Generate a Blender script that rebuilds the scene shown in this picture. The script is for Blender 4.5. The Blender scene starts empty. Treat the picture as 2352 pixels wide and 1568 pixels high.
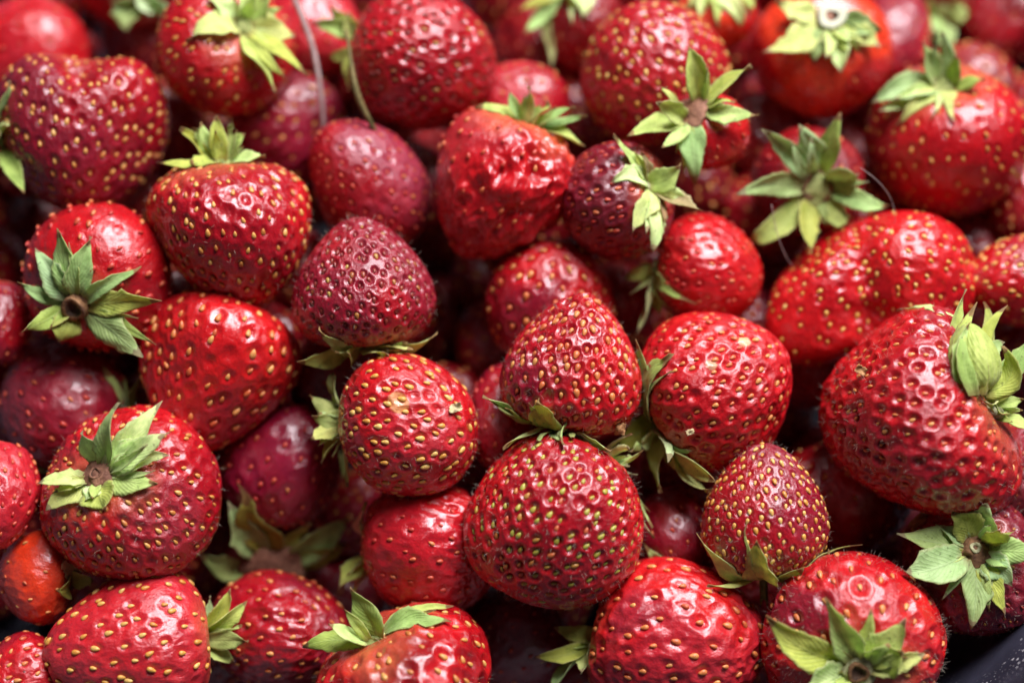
import bpy, math, random
import numpy as np
from mathutils import Matrix, Vector, kdtree

# ------------------------------------------------------------------ camera, light, exposure
SC = bpy.context.scene
COL = SC.collection
PITCH = math.radians(62)          # camera looks down into the bowl
D0 = 0.34                         # metres from the lens to the middle of the heap
LENS, SENSOR = 60.0, 36.0
FW, FH = 2352.0, 1568.0           # the photograph's frame as measured
KPX = SENSOR / LENS / FW          # metres per pixel per metre of depth
TARGET = Vector((0, 0, 0.09))

fwd = Vector((0, math.cos(PITCH), -math.sin(PITCH)))
cam_pos = TARGET - fwd * D0
cam_data = bpy.data.cameras.new('camera')
cam = bpy.data.objects.new('camera', cam_data)
COL.objects.link(cam)
cam.location = cam_pos
cam.rotation_euler = (math.pi / 2 - PITCH, 0, 0)
cam_data.lens, cam_data.sensor_width = LENS, SENSOR
cam_data.clip_start, cam_data.clip_end = 0.01, 20
cam_data.dof.use_dof = True
cam_data.dof.focus_distance = 0.342
cam_data.dof.aperture_fstop = 4.2
SC.camera = cam
CR = np.array([(1, 0, 0), (0, math.sin(PITCH), math.cos(PITCH)), (0, -math.cos(PITCH), math.sin(PITCH))]).T  # columns: right, up, back
CP = np.array(cam_pos)

world = bpy.data.worlds.new('World')
SC.world = world
world.use_nodes = True
wb = world.node_tree.nodes['Background']
wb.inputs[0].default_value = (0.60, 0.62, 0.75, 1)
wb.inputs[1].default_value = 0.05

ld = bpy.data.lights.new('window_light', 'AREA')
ld.shape = 'RECTANGLE'
ld.size, ld.size_y = 0.52, 0.56
ld.energy = 22.5
ld.color = (1.0, 0.96, 1.0)
lo = bpy.data.objects.new('window_light', ld)
COL.objects.link(lo)
ldir = Vector((0.30, 0.45, 0.82)).normalized()
lo.location = TARGET + ldir * 0.95
lo.rotation_euler = (-ldir).to_track_quat('-Z', 'Y').to_euler()

SC.view_settings.view_transform = 'Standard'
SC.view_settings.look = 'None'
SC.view_settings.exposure = 0.0
SC.view_settings.gamma = 1.0
SC.view_settings.use_curve_mapping = False
SC.render.engine = 'CYCLES'
SC.cycles.use_denoising = True
SC.cycles.max_bounces = 8
SC.cycles.sample_clamp_indirect = 4.0

# ------------------------------------------------------------------ measuring helpers
def surf_depth(y):
    """depth of the heap's skin under a picture row: it falls off gently to the front and further to the back"""
    Y = -(y - FH / 2) * KPX * D0
    return D0 + (0.42 * Y if Y > 0 else 0.10 * Y)

def cam_pt(x, y, depth):
    return np.array([(x - FW / 2) * KPX * depth, -(y - FH / 2) * KPX * depth, -depth])

def to_world(pc):
    return CP + CR @ np.asarray(pc)

def unproject(x, y, depth):
    return to_world(cam_pt(x, y, depth))

def depth_of(pw):
    return -(CR.T @ (np.asarray(pw) - CP))[2]

def project(pw):
    c = CR.T @ (np.asarray(pw) - CP)
    return c[0] / (-c[2]) / KPX + FW / 2, FH / 2 - c[1] / (-c[2]) / KPX

def unit(v):
    v = np.asarray(v, float)
    return v / (np.linalg.norm(v) + 1e-12)

def smooth(a, b, x):
    t = np.clip((x - a) / (b - a), 0, 1)
    return t * t * (3 - 2 * t)

_waves = {}
def noise(P, freq, seed, n=14):
    """smooth noise of about unit spread from random plane waves"""
    if seed not in _waves:
        r = np.random.RandomState(seed)
        k = r.normal(size=(n, 3)); k /= np.linalg.norm(k, axis=1)[:, None]
        _waves[seed] = (k * r.uniform(0.6, 1.5, (n, 1)), r.uniform(0, 6.28, n))
    k, ph = _waves[seed]
    return np.cos(P @ (k.T * freq) + ph).sum(1) * math.sqrt(2.0 / n)

# ------------------------------------------------------------------ materials
def new_mat(name):
    m = bpy.data.materials.new(name); m.use_nodes = True
    nt = m.node_tree
    return m, nt, nt.nodes['Principled BSDF'], nt.nodes['Material Output']

def nd(nt, kind, **kw):
    n = nt.nodes.new(kind)
    for k, v in kw.items(): setattr(n, k, v)
    return n

def mixrgb(nt, fac, a, b, mode='MIX'):
    n = nd(nt, 'ShaderNodeMix', data_type='RGBA', blend_type=mode)
    for sock, v in ((n.inputs[0], fac), (n.inputs[6], a), (n.inputs[7], b)):
        if isinstance(v, bpy.types.NodeSocket): nt.links.new(v, sock)
        else: sock.default_value = v if not isinstance(v, tuple) or len(v) == 4 else v + (1,)
    return n.outputs[2]

def ramp(nt, src, pts):
    n = nd(nt, 'ShaderNodeValToRGB')
    cr = n.color_ramp
    while len(cr.elements) < len(pts): cr.elements.new(0.5)
    for e, (p, c) in zip(cr.elements, pts):
        e.position = p; e.color = c if len(c) == 4 else tuple(c) + (1,)
    nt.links.new(src, n.inputs[0])
    return n.outputs[0]

def tex_noise(nt, vec, scale, detail=3, rough=0.55):
    n = nd(nt, 'ShaderNodeTexNoise')
    n.inputs['Scale'].default_value = scale; n.inputs['Detail'].default_value = detail; n.inputs['Roughness'].default_value = rough
    nt.links.new(vec, n.inputs['Vector'])
    return n.outputs[0]

def math_node(nt, op, a, b=0.0, c=0.0):
    n = nd(nt, 'ShaderNodeMath', operation=op)
    for s, v in zip(n.inputs, (a, b, c)):
        if isinstance(v, bpy.types.NodeSocket): nt.links.new(v, s)
        else: s.default_value = v
    return n.outputs[0]

def flesh_material():
    m, nt, b, out = new_mat('strawberry_flesh')
    tc = nd(nt, 'ShaderNodeTexCoord').outputs['Object']
    col = nd(nt, 'ShaderNodeAttribute', attribute_name='flesh_color').outputs['Color']
    dull = nd(nt, 'ShaderNodeAttribute', attribute_name='dull').outputs['Fac']
    n1 = tex_noise(nt, tc, 260, 4, 0.6)
    n2 = tex_noise(nt, tc, 1500, 3, 0.6)
    f1 = ramp(nt, n1, [(0.35, (0.80, 0.72, 0.80)), (0.68, (1.10, 1.1, 1.0))])
    c1 = mixrgb(nt, 1.0, col, f1, 'MULTIPLY')
    f2 = ramp(nt, n2, [(0.40, (0.85, 0.8, 0.85)), (0.66, (1.1, 1.12, 1.05))])
    c2 = mixrgb(nt, 0.6, c1, f2, 'MULTIPLY')
    # tiny pale skin dots
    v = nd(nt, 'ShaderNodeTexVoronoi'); v.inputs['Scale'].default_value = 1700; nt.links.new(tc, v.inputs['Vector'])
    dots = ramp(nt, v.outputs['Distance'], [(0.08, (1, 1, 1)), (0.20, (0, 0, 0))])
    n3 = tex_noise(nt, tc, 180, 2)
    dm = math_node(nt, 'MULTIPLY', dots, ramp(nt, n3, [(0.52, (0, 0, 0)), (0.66, (0.3, 0.3, 0.3))]))
    c3 = mixrgb(nt, dm, c2, (0.75, 0.16, 0.10))
    # a few specks of soil
    v2 = nd(nt, 'ShaderNodeTexVoronoi'); v2.inputs['Scale'].default_value = 330; nt.links.new(tc, v2.inputs['Vector'])
    sp2 = nd(nt, 'ShaderNodeSeparateColor'); nt.links.new(v2.outputs['Color'], sp2.inputs[0])
    soil = math_node(nt, 'MULTIPLY', ramp(nt, v2.outputs['Distance'], [(0.05, (1, 1, 1)), (0.10, (0, 0, 0))]), ramp(nt, sp2.outputs[0], [(0.90, (0, 0, 0)), (0.92, (1, 1, 1))]))
    c3 = mixrgb(nt, math_node(nt, 'MULTIPLY', soil, 0.8), c3, (0.05, 0.025, 0.015))
    nt.links.new(c3, b.inputs['Base Color'])
    rg = ramp(nt, tex_noise(nt, tc, 420, 3), [(0.35, (0.12,) * 3), (0.70, (0.33,) * 3)])
    nt.links.new(math_node(nt, 'ADD', rg, math_node(nt, 'MULTIPLY', dull, 0.24)), b.inputs['Roughness'])
    b.inputs['Specular IOR Level'].default_value = 0.68
    b.inputs['Subsurface Weight'].default_value = 0.40
    b.inputs['Subsurface Radius'].default_value = (1.0, 0.16, 0.10)
    b.inputs['Subsurface Scale'].default_value = 0.0016
    b.inputs['Coat Weight'].default_value = 0.40
    b.inputs['Coat Roughness'].default_value = 0.09
    # fine skin relief: pores and creases, stronger where the skin has gone dull
    mp = nd(nt, 'ShaderNodeMapping'); mp.inputs['Scale'].default_value = (1, 1, 0.45); nt.links.new(tc, mp.inputs[0])
    bn = tex_noise(nt, mp.outputs[0], 820, 5, 0.64)
    bn2 = tex_noise(nt, tc, 2400, 2, 0.5)
    h = math_node(nt, 'ADD', math_node(nt, 'MULTIPLY', bn, math_node(nt, 'MULTIPLY_ADD', dull, 0.9, 0.65)), math_node(nt, 'MULTIPLY', bn2, 0.22))
    bp = nd(nt, 'ShaderNodeBump'); bp.inputs['Strength'].default_value = 0.60; bp.inputs['Distance'].default_value = 0.0007
    nt.links.new(h, bp.inputs['Height']); nt.links.new(bp.outputs[0], b.inputs['Normal'])
    return m

def seed_material(name, pts):
    m, nt, b, out = new_mat(name)
    rnd = nd(nt, 'ShaderNodeObjectInfo').outputs['Random']
    c = ramp(nt, rnd, pts)
    tc = nd(nt, 'ShaderNodeTexCoord').outputs['Object']
    f = ramp(nt, tex_noise(nt, tc, 3.0, 3), [(0.3, (0.62, 0.55, 0.5)), (0.7, (1.1, 1.1, 1.05))])
    nt.links.new(mixrgb(nt, 0.8, c, f, 'MULTIPLY'), b.inputs['Base Color'])
    b.inputs['Roughness'].default_value = 0.38
    b.inputs['Subsurface Weight'].default_value = 0.2
    b.inputs['Subsurface Scale'].default_value = 0.0004
    return m

def sepal_material(name, upper, lower, tip, dark=(0.05, 0.07, 0.015)):
    m, nt, b, out = new_mat(name)
    al = nd(nt, 'ShaderNodeAttribute', attribute_name='along').outputs['Fac']
    ac = nd(nt, 'ShaderNodeAttribute', attribute_name='across').outputs['Fac']
    sd = nd(nt, 'ShaderNodeAttribute', attribute_name='side').outputs['Fac']
    rnd = nd(nt, 'ShaderNodeObjectInfo').outputs['Random']
    tc = nd(nt, 'ShaderNodeTexCoord').outputs['Object']
    c = mixrgb(nt, sd, upper, lower)
    # ageing varies from sepal to sepal
    hs = nd(nt, 'ShaderNodeHueSaturation'); nt.links.new(c, hs.inputs['Color'])
    nt.links.new(math_node(nt, 'MULTIPLY_ADD', rnd, 0.05, 0.475), hs.inputs['Hue'])
    nt.links.new(math_node(nt, 'MULTIPLY_ADD', rnd, -0.3, 1.02), hs.inputs['Saturation'])
    nt.links.new(math_node(nt, 'MULTIPLY_ADD', rnd, 0.55, 1.6), hs.inputs['Value'])
    c = hs.outputs[0]
    blot = ramp(nt, tex_noise(nt, tc, 330, 4, 0.65), [(0.34, (0.68, 0.74, 0.55)), (0.62, (1.1, 1.08, 1.05))])
    c = mixrgb(nt, 0.85, c, blot, 'MULTIPLY')
    # veins: midrib and side veins that run forward
    aab = math_node(nt, 'ABSOLUTE', ac)
    ph = math_node(nt, 'SUBTRACT', math_node(nt, 'MULTIPLY', al, 34.0), math_node(nt, 'MULTIPLY', aab, 13.0))
    vein = math_node(nt, 'POWER', math_node(nt, 'ABSOLUTE', math_node(nt, 'SINE', ph)), 0.35)
    vein = math_node(nt, 'SUBTRACT', 1.0, vein)
    mid = ramp(nt, aab, [(0.0, (1, 1, 1)), (0.10, (0, 0, 0))])
    vv = math_node(nt, 'MAXIMUM', vein, mid)
    c = mixrgb(nt, math_node(nt, 'MULTIPLY', vv, 0.35), c, tuple(min(1, x * 1.45 + 0.04) for x in lower))
    edge = ramp(nt, aab, [(0.84, (0, 0, 0)), (0.98, (1, 1, 1))])
    c = mixrgb(nt, math_node(nt, 'MULTIPLY', edge, 0.5), c, (0.50, 0.46, 0.20))
    # dried tip and brown freckles
    tn = math_node(nt, 'ADD', al, math_node(nt, 'MULTIPLY', tex_noise(nt, tc, 500, 2), 0.22))
    c = mixrgb(nt, ramp(nt, tn, [(0.98, (0, 0, 0)), (1.08, (1, 1, 1))]), c, tip)
    fr = ramp(nt, tex_noise(nt, tc, 900, 2), [(0.66, (0, 0, 0)), (0.72, (1, 1, 1))])
    c = mixrgb(nt, math_node(nt, 'MULTIPLY', fr, 0.45), c, dark)
    # base flushes towards the receptacle
    bs = ramp(nt, math_node(nt, 'ADD', al, math_node(nt, 'MULTIPLY', tex_noise(nt, tc, 420, 2), 0.18)), [(0.10, (0.55,) * 3), (0.24, (0, 0, 0))])
    c = mixrgb(nt, bs, c, (0.36, 0.20, 0.09))
    nt.links.new(c, b.inputs['Base Color'])
    b.inputs['Roughness'].default_value = 0.55
    b.inputs['Specular IOR Level'].default_value = 0.35
    b.inputs['Sheen Weight'].default_value = 0.15
    b.inputs['Sheen Roughness'].default_value = 0.4
    h = math_node(nt, 'ADD', math_node(nt, 'MULTIPLY', vv, 0.5), tex_noise(nt, tc, 700, 4))
    bp = nd(nt, 'ShaderNodeBump'); bp.inputs['Strength'].default_value = 0.5; bp.inputs['Distance'].default_value = 0.0004
    nt.links.new(h, bp.inputs['Height']); nt.links.new(bp.outputs[0], b.inputs['Normal'])
    tr = nd(nt, 'ShaderNodeBsdfTranslucent'); nt.links.new(c, tr.inputs[0])
    mx = nd(nt, 'ShaderNodeMixShader'); mx.inputs[0].default_value = 0.36
    nt.links.new(b.outputs[0], mx.inputs[1]); nt.links.new(tr.outputs[0], mx.inputs[2])
    nt.links.new(mx.outputs[0], out.inputs[0])
    return m

def fibre_material(name, c0, c1, scale=500, rough=0.75):
    m, nt, b, out = new_mat(name)
    tc = nd(nt, 'ShaderNodeTexCoord').outputs['Object']
    nt.links.new(ramp(nt, tex_noise(nt, tc, scale, 4, 0.65), [(0.34, c0), (0.66, c1)]), b.inputs['Base Color'])
    b.inputs['Roughness'].default_value = rough
    bp = nd(nt, 'ShaderNodeBump'); bp.inputs['Strength'].default_value = 0.7; bp.inputs['Distance'].default_value = 0.0004
    nt.links.new(tex_noise(nt, tc, scale * 2.2, 4), bp.inputs['Height']); nt.links.new(bp.outputs[0], b.inputs['Normal'])
    return m

def bowl_material():
    m, nt, b, out = new_mat('speckled_navy_enamel')
    tc = nd(nt, 'ShaderNodeTexCoord').outputs['Object']
    base = ramp(nt, tex_noise(nt, tc, 60, 3), [(0.35, (0.016, 0.016, 0.028)), (0.7, (0.050, 0.050, 0.078))])
    clus = ramp(nt, tex_noise(nt, tc, 70, 3), [(0.44, (0, 0, 0)), (0.60, (1, 1, 1))])
    for sc_, th, w in ((700, 0.17, 0.8), (1500, 0.20, 0.5)):
        v = nd(nt, 'ShaderNodeTexVoronoi'); v.inputs['Scale'].default_value = sc_; nt.links.new(tc, v.inputs['Vector'])
        rnd_ = nd(nt, 'ShaderNodeSeparateColor'); nt.links.new(v.outputs['Color'], rnd_.inputs[0])
        keep = ramp(nt, rnd_.outputs[0], [(0.50, (0, 0, 0)), (0.52, (1, 1, 1))])
        d = ramp(nt, v.outputs['Distance'], [(th, (1, 1, 1)), (th + 0.10, (0, 0, 0))])
        f = math_node(nt, 'MULTIPLY', math_node(nt, 'MULTIPLY', d, keep), math_node(nt, 'MULTIPLY', clus, w))
        base = mixrgb(nt, f, base, (0.72, 0.72, 0.76))
    nt.links.new(base, b.inputs['Base Color'])
    b.inputs['Roughness'].default_value = 0.5
    b.inputs['Specular IOR Level'].default_value = 0.35
    bp = nd(nt, 'ShaderNodeBump'); bp.inputs['Strength'].default_value = 0.15; bp.inputs['Distance'].default_value = 0.002
    nt.links.new(tex_noise(nt, tc, 90, 2), bp.inputs['Height']); nt.links.new(bp.outputs[0], b.inputs['Normal'])
    return m

FLESH = flesh_material()
SEEDM = {
    'gold':   seed_material('seed_gold', [(0.0, (0.55, 0.20, 0.05)), (0.5, (0.68, 0.33, 0.08)), (1.0, (0.74, 0.44, 0.13))]),
    'orange': seed_material('seed_orange', [(0.0, (0.58, 0.11, 0.04)), (0.5, (0.70, 0.24, 0.07)), (1.0, (0.76, 0.38, 0.12))]),
    'green':  seed_material('seed_green', [(0.0, (0.56, 0.12, 0.05)), (0.35, (0.52, 0.22, 0.05)), (0.6, (0.42, 0.36, 0.05)), (1.0, (0.50, 0.50, 0.09))]),
    'maroon': seed_material('seed_maroon', [(0.0, (0.20, 0.020, 0.018)), (0.65, (0.30, 0.045, 0.03)), (0.88, (0.42, 0.16, 0.04)), (1.0, (0.50, 0.36, 0.08))]),
    'red':    seed_material('seed_red', [(0.0, (0.52, 0.035, 0.03)), (0.7, (0.62, 0.10, 0.05)), (1.0, (0.68, 0.24, 0.08))]),
    'yellow': seed_material('seed_yellow', [(0.0, (0.64, 0.28, 0.05)), (0.5, (0.76, 0.42, 0.09)), (1.0, (0.82, 0.56, 0.18))]),
}
SEPM = {
    'fresh': sepal_material('sepal_fresh', (0.25, 0.38, 0.08), (0.34, 0.44, 0.15), (0.36, 0.22, 0.08)),
    'lime':  sepal_material('sepal_lime', (0.36, 0.45, 0.09), (0.46, 0.52, 0.18), (0.42, 0.27, 0.10)),
    'pale':  sepal_material('sepal_pale', (0.44, 0.52, 0.18), (0.52, 0.58, 0.29), (0.50, 0.40, 0.20)),
    'olive': sepal_material('sepal_olive', (0.28, 0.33, 0.05), (0.34, 0.37, 0.09), (0.30, 0.16, 0.05)),
    'blue':  sepal_material('sepal_bluish', (0.26, 0.38, 0.14), (0.36, 0.45, 0.23), (0.34, 0.30, 0.15)),
    'pink':  sepal_material('sepal_pinkish', (0.42, 0.17, 0.11), (0.46, 0.25, 0.13), (0.50, 0.44, 0.08)),
    'dry':   sepal_material('sepal_dry', (0.30, 0.20, 0.08), (0.36, 0.25, 0.11), (0.28, 0.13, 0.04)),
}
COREM = {
    'green': fibre_material('calyx_green', (0.20, 0.26, 0.06), (0.42, 0.44, 0.16)),
    'brown': fibre_material('calyx_brown', (0.09, 0.035, 0.015), (0.30, 0.15, 0.06)),
    'rust':  fibre_material('calyx_rust', (0.14, 0.05, 0.03), (0.42, 0.20, 0.12)),
    'white': fibre_material('stem_white', (0.46, 0.47, 0.32), (0.68, 0.68, 0.52)),
    'tuft':  fibre_material('calyx_tuft', (0.20, 0.20, 0.08), (0.62, 0.60, 0.36)),
}
HOLE = fibre_material('stem_hole', (0.03, 0.014, 0.006), (0.10, 0.045, 0.02))
STALK = fibre_material('stalk_grey', (0.30, 0.21, 0.20), (0.50, 0.38, 0.36), 400)
STEMB = fibre_material('stem_olive_brown', (0.09, 0.08, 0.02), (0.20, 0.15, 0.05), 400)
STEMG = fibre_material('stem_green', (0.22, 0.27, 0.05), (0.40, 0.40, 0.12), 400)
FUZZ = fibre_material('fuzz_hair', (0.45, 0.38, 0.30), (0.62, 0.55, 0.45), 300, 0.5)
PISTIL = fibre_material('pistil_thread', (0.05, 0.03, 0.02), (0.14, 0.08, 0.05), 300, 0.6)
ENAMEL = bowl_material()

# ------------------------------------------------------------------ mesh helpers
def link(name, data, parent=None, mat=None):
    o = bpy.data.objects.new(name, data); COL.objects.link(o)
    if parent is not None: o.parent = parent
    if mat is not None and data is not None and not data.materials: data.materials.append(mat)
    return o

def make_mesh(name, V, F, smooth_=True):
    me = bpy.data.meshes.new(name)
    V = np.asarray(V, np.float32)
    F = np.asarray(F, np.int32)
    k = F.shape[1]
    me.vertices.add(len(V)); me.vertices.foreach_set('co', V.ravel())
    me.loops.add(F.size); me.loops.foreach_set('vertex_index', F.ravel())
    me.polygons.add(len(F)); me.polygons.foreach_set('loop_start', np.arange(0, F.size, k, dtype=np.int32))
    me.polygons.foreach_set('use_smooth', np.full(len(F), smooth_))
    me.update(calc_edges=True)
    return me

def add_attr(me, name, vals, kind='FLOAT'):
    a = me.attributes.new(name, kind, 'POINT')
    if kind == 'FLOAT': a.data.foreach_set('value', np.asarray(vals, np.float32).ravel())
    else:
        v = np.ones((len(vals), 4), np.float32); v[:, :3] = vals
        a.data.foreach_set('color', v.ravel())

_cs = {}
def cube_sphere(n):
    """unit directions and quads of a cube sphere with shared edges"""
    if n in _cs: return _cs[n]
    t = np.tan(np.linspace(-math.pi / 4, math.pi / 4, n + 1))
    A, B = np.meshgrid(t, t, indexing='ij')
    O = np.ones_like(A)
    P, Q, off = [], [], 0
    for f in ((O, A, B), (-O, B, A), (B, O, A), (A, -O, B), (A, B, O), (B, A, -O)):
        P.append(np.stack(f, -1).reshape(-1, 3))
        i = np.arange(n)
        I, J = np.meshgrid(i, i, indexing='ij')
        a = I * (n + 1) + J
        Q.append(np.stack([a, a + n + 1, a + n + 2, a + 1], -1).reshape(-1, 4) + off)
        off += (n + 1) ** 2
    P = np.concatenate(P); Q = np.concatenate(Q)
    P /= np.linalg.norm(P, axis=1)[:, None]
    _, first, inv = np.unique(np.round(P, 6), axis=0, return_index=True, return_inverse=True)
    _cs[n] = (P[first], inv.ravel()[Q])
    return _cs[n]

def vert_normals(V, Q):
    N = np.zeros_like(V)
    fn = np.cross(V[Q[:, 2]] - V[Q[:, 0]], V[Q[:, 3]] - V[Q[:, 1]])
    for k in range(4): np.add.at(N, Q[:, k], fn)
    return N / (np.linalg.norm(N, axis=1)[:, None] + 1e-15)

def tube(pts, radii, sides=8, hollow=0.0):
    """a swept tube; hollow > 0 sinks the far end into a pit of that share of the radius"""
    pts = [np.asarray(p, float) for p in pts]
    V, F = [], []
    ref = np.array([0.3, 0.2, 0.9])
    for i, p in enumerate(pts):
        t = unit(pts[min(i + 1, len(pts) - 1)] - pts[max(i - 1, 0)])
        a = unit(np.cross(t, ref)); b = np.cross(t, a)
        for s in range(sides):
            w = 2 * math.pi * s / sides
            V.append(p + (a * math.cos(w) + b * math.sin(w)) * radii[i])
    for i in range(len(pts) - 1):
        for s in range(sides):
            q = (s + 1) % sides
            F.append((i * sides + s, i * sides + q, (i + 1) * sides + q, (i + 1) * sides + s))
    c0 = len(V); V.append(pts[0]); V.append(pts[-1] )
    for s in range(sides):
        q = (s + 1) % sides
        F.append((c0, q, s, s)); L_ = (len(pts) - 1) * sides
        F.append((c0 + 1, L_ + s, L_ + q, L_ + q))
    F3 = [f for f in F]
    me = bpy.data.meshes.new('tube')
    me.from_pydata([tuple(v) for v in V], [], [tuple(dict.fromkeys(f)) for f in F3])
    for p in me.polygons: p.use_smooth = True
    return me

# ------------------------------------------------------------------ strawberries: the list
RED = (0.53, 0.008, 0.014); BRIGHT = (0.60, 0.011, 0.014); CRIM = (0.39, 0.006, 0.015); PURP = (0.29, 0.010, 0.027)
MAR = (0.20, 0.010, 0.022); PINK = (0.58, 0.022, 0.036); ORNG = (0.80, 0.055, 0.016); DEEP = (0.27, 0.005, 0.009)  # DEEP: dark red, also paints the gap shade onto low-lying berries
SPEC = []
def B(key, x, y, L, W, phi, eps, off, N, label, a=0.15, c=(RED, CRIM), seeds='gold', sl=20, pit=0.05, pr=0.62, lump=0.030,
      wr=0.006, dull=0.3, bumps=(), pale=0.0, res=40, patches=(), core=None, sep=(), roll=0, flat=1.0, fuzz=0, dip=0.16, stub=None, tipdense=0.0, threads=0):
    SPEC.append(dict(key=key, x=x, y=y, L=L, W=W, phi=phi, eps=eps, off=off, N=N, label=label, a=a, c=c, seeds=seeds, sl=sl, pit=pit, pr=pr,
                     lump=lump, wr=wr, dull=dull, bumps=bumps, pale=pale, res=res, patches=patches, core=core, sep=sep, roll=roll, flat=flat,
                     fuzz=fuzz, dip=dip, stub=stub, tipdense=tipdense, threads=threads))

# sepals: (tip x, tip y, width, lift of the tip towards the viewer in mm, kind)
B('hero', 1268, 1200, 190, 203, 48, -28, -3, 300, 'large red strawberry crowded with lime green and orange seeds', a=0.10, c=(RED, CRIM), seeds='green', sl=22,
  pit=0.060, pr=0.68, res=74, fuzz=900, threads=18, bumps=((-.85, -.40, .2, .09, .40), (.35, -.85, .3, .05, .5), (-.75, .65, .1, -.07, .4), (.8, .5, .1, .03, .3)), dull=0.12, lump=0.018, wr=0.002,
  core=('green', 16), sep=((1425, 982, 34, 6, 'dry'), (1455, 1015, 36, 8, 'pale'), (1440, 1075, 40, 8, 'blue'), (1486, 1062, 44, 7, 'lime'), (1514, 1192, 34, 5, 'lime'), (1495, 1240, 30, 5, 'dry')))
B('star', 1955, 1470, 175, 203, -112, 74, -4, 84, 'glossy scarlet strawberry with downy rim, its green sepal star spread across the face', a=0.05, c=(BRIGHT, RED), seeds='orange', sl=25,
  pit=0.062, pr=0.60, res=74, fuzz=1100, dull=0.08, lump=0.022, wr=0.003, core=('tuft', 38), stub=('brown', 24, 14), patches=((-.75, .35, .5, .5, PURP),),
  sep=((1893, 1372, 74, 4, 'lime'), (1757, 1412, 84, 3, 'lime'), (2078, 1422, 84, 3, 'lime'), (2078, 1492, 84, 5, 'lime'), (2126, 1502, 60, 3, 'pale'), (1850, 1590, 90, 3, 'pale'), (1960, 1640, 80, 2, 'lime')))
B('heart', 531, 552, 184, 188, 95, 8, 0, 215, 'heart shaped red strawberry with golden seeds and a pinkish scar on its flank', a=0.25, dip=0.08, c=(RED, CRIM), seeds='gold', sl=21, pit=0.040, pr=0.7, res=74,
  fuzz=250, dull=0.12, lump=0.03, bumps=((-.80, .12, .55, -.10, .20), (.62, .75, .2, .03, .4), (-.12, -1, .1, .07, .28), (.68, -.72, .1, -.07, .3), (-.75, -.65, .1, -.05, .3)), patches=((-.84, .16, .5, .25, (0.42, 0.12, 0.07)),), core=('green', 24),
  sep=((370, 388, 46, 3, 'lime'), (410, 300, 52, 3, 'olive'), (448, 296, 40, 1, 'olive'), (462, 280, 46, 3, 'lime'), (496, 266, 46, 4, 'lime'), (558, 302, 44, 2, 'fresh'), (440, 380, 62, 7, 'lime'), (610, 364, 50, 4, 'lime'), (540, 275, 36, 2, 'olive')))
B('maroon_cone', 833, 650, 154, 158, -86, -6, 0, 250, 'matte dark red conical strawberry with sunken maroon seeds, standing on its sepals', a=0.32, c=(CRIM, PURP), seeds='maroon', sl=18, pit=0.060, pr=0.62, res=70,
  fuzz=350, dull=0.35, lump=0.012, wr=0.002, threads=26, core=('green', 22), sep=((684, 832, 56, 9, 'lime'), (735, 752, 46, 13, 'lime'), (885, 832, 56, 13, 'lime'), (950, 785, 50, 10, 'lime'), (996, 806, 46, 8, 'lime'), (780, 812, 56, 11, 'lime')))
B('tip_up', 1318, 826, 158, 142, -104, -8, 0, 165, 'pointed red strawberry with pitted golden seeds, standing tip up above the lime seeded one', a=0.36, c=(RED, CRIM), seeds='orange', sl=24, pit=0.075, pr=0.72, res=70,
  fuzz=500, dull=0.18, lump=0.03, wr=0.004, bumps=((-.9, -.45, .3, .10, .4), (-.55, .55, .5, -.07, .35)), patches=((-.85, -.3, .5, .5, PURP),), threads=8, core=('green', 26),
  sep=((1112, 898, 48, 9, 'fresh'), (1150, 1003, 50, 12, 'lime'), (1243, 905, 78, 16, 'lime'), (1125, 925, 30, 8, 'olive'), (1286, 1020, 66, 15, 'fresh'), (1396, 1042, 52, 11, 'fresh')))
B('golden_cone', 1752, 1176, 156, 140, -88, -8, 0, 215, 'small conical strawberry with dense mustard yellow seeds and a dull violet flank', a=0.26, c=(CRIM, PURP), seeds='yellow', sl=20, pit=0.040, pr=0.62, res=70, fuzz=600, dull=0.35,
  lump=0.02, wr=0.003, patches=((.7, .1, .6, .5, PURP),), bumps=((.15, -.85, .5, -.06, .3),), core=('green', 24), stub=('green', 9, 70),
  sep=((1582, 1256, 48, 10, 'lime'), (1735, 1260, 84, 17, 'lime'), (1628, 1334, 36, 9, 'lime'), (1845, 1298, 54, 10, 'fresh'), (1920, 1285, 54, 6, 'olive'), (1982, 1252, 44, 5, 'olive')))
B('round_gold', 928, 978, 158, 163, 176, -22, 1, 160, 'round red strawberry with bright yellow seeds and crumpled green sepals at its side', a=0.05, c=(RED, PINK), seeds='yellow', sl=24, pit=0.050, pr=0.68, res=72, fuzz=350,
  dull=0.12, lump=0.03, bumps=((-.5, -.85, .2, .05, .35),), patches=((-.75, 0, .6, .4, (0.40, 0.025, 0.045)), (0.0, .38, .9, .12, (0.75, 0.32, 0.12))), core=('green', 24),
  sep=((745, 852, 52, 2, 'olive'), (712, 905, 52, 3, 'olive'), (722, 958, 60, 6, 'fresh'), (706, 1018, 52, 7, 'lime'), (735, 1062, 56, 4, 'olive'), (800, 1118, 36, 2, 'lime')))
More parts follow.
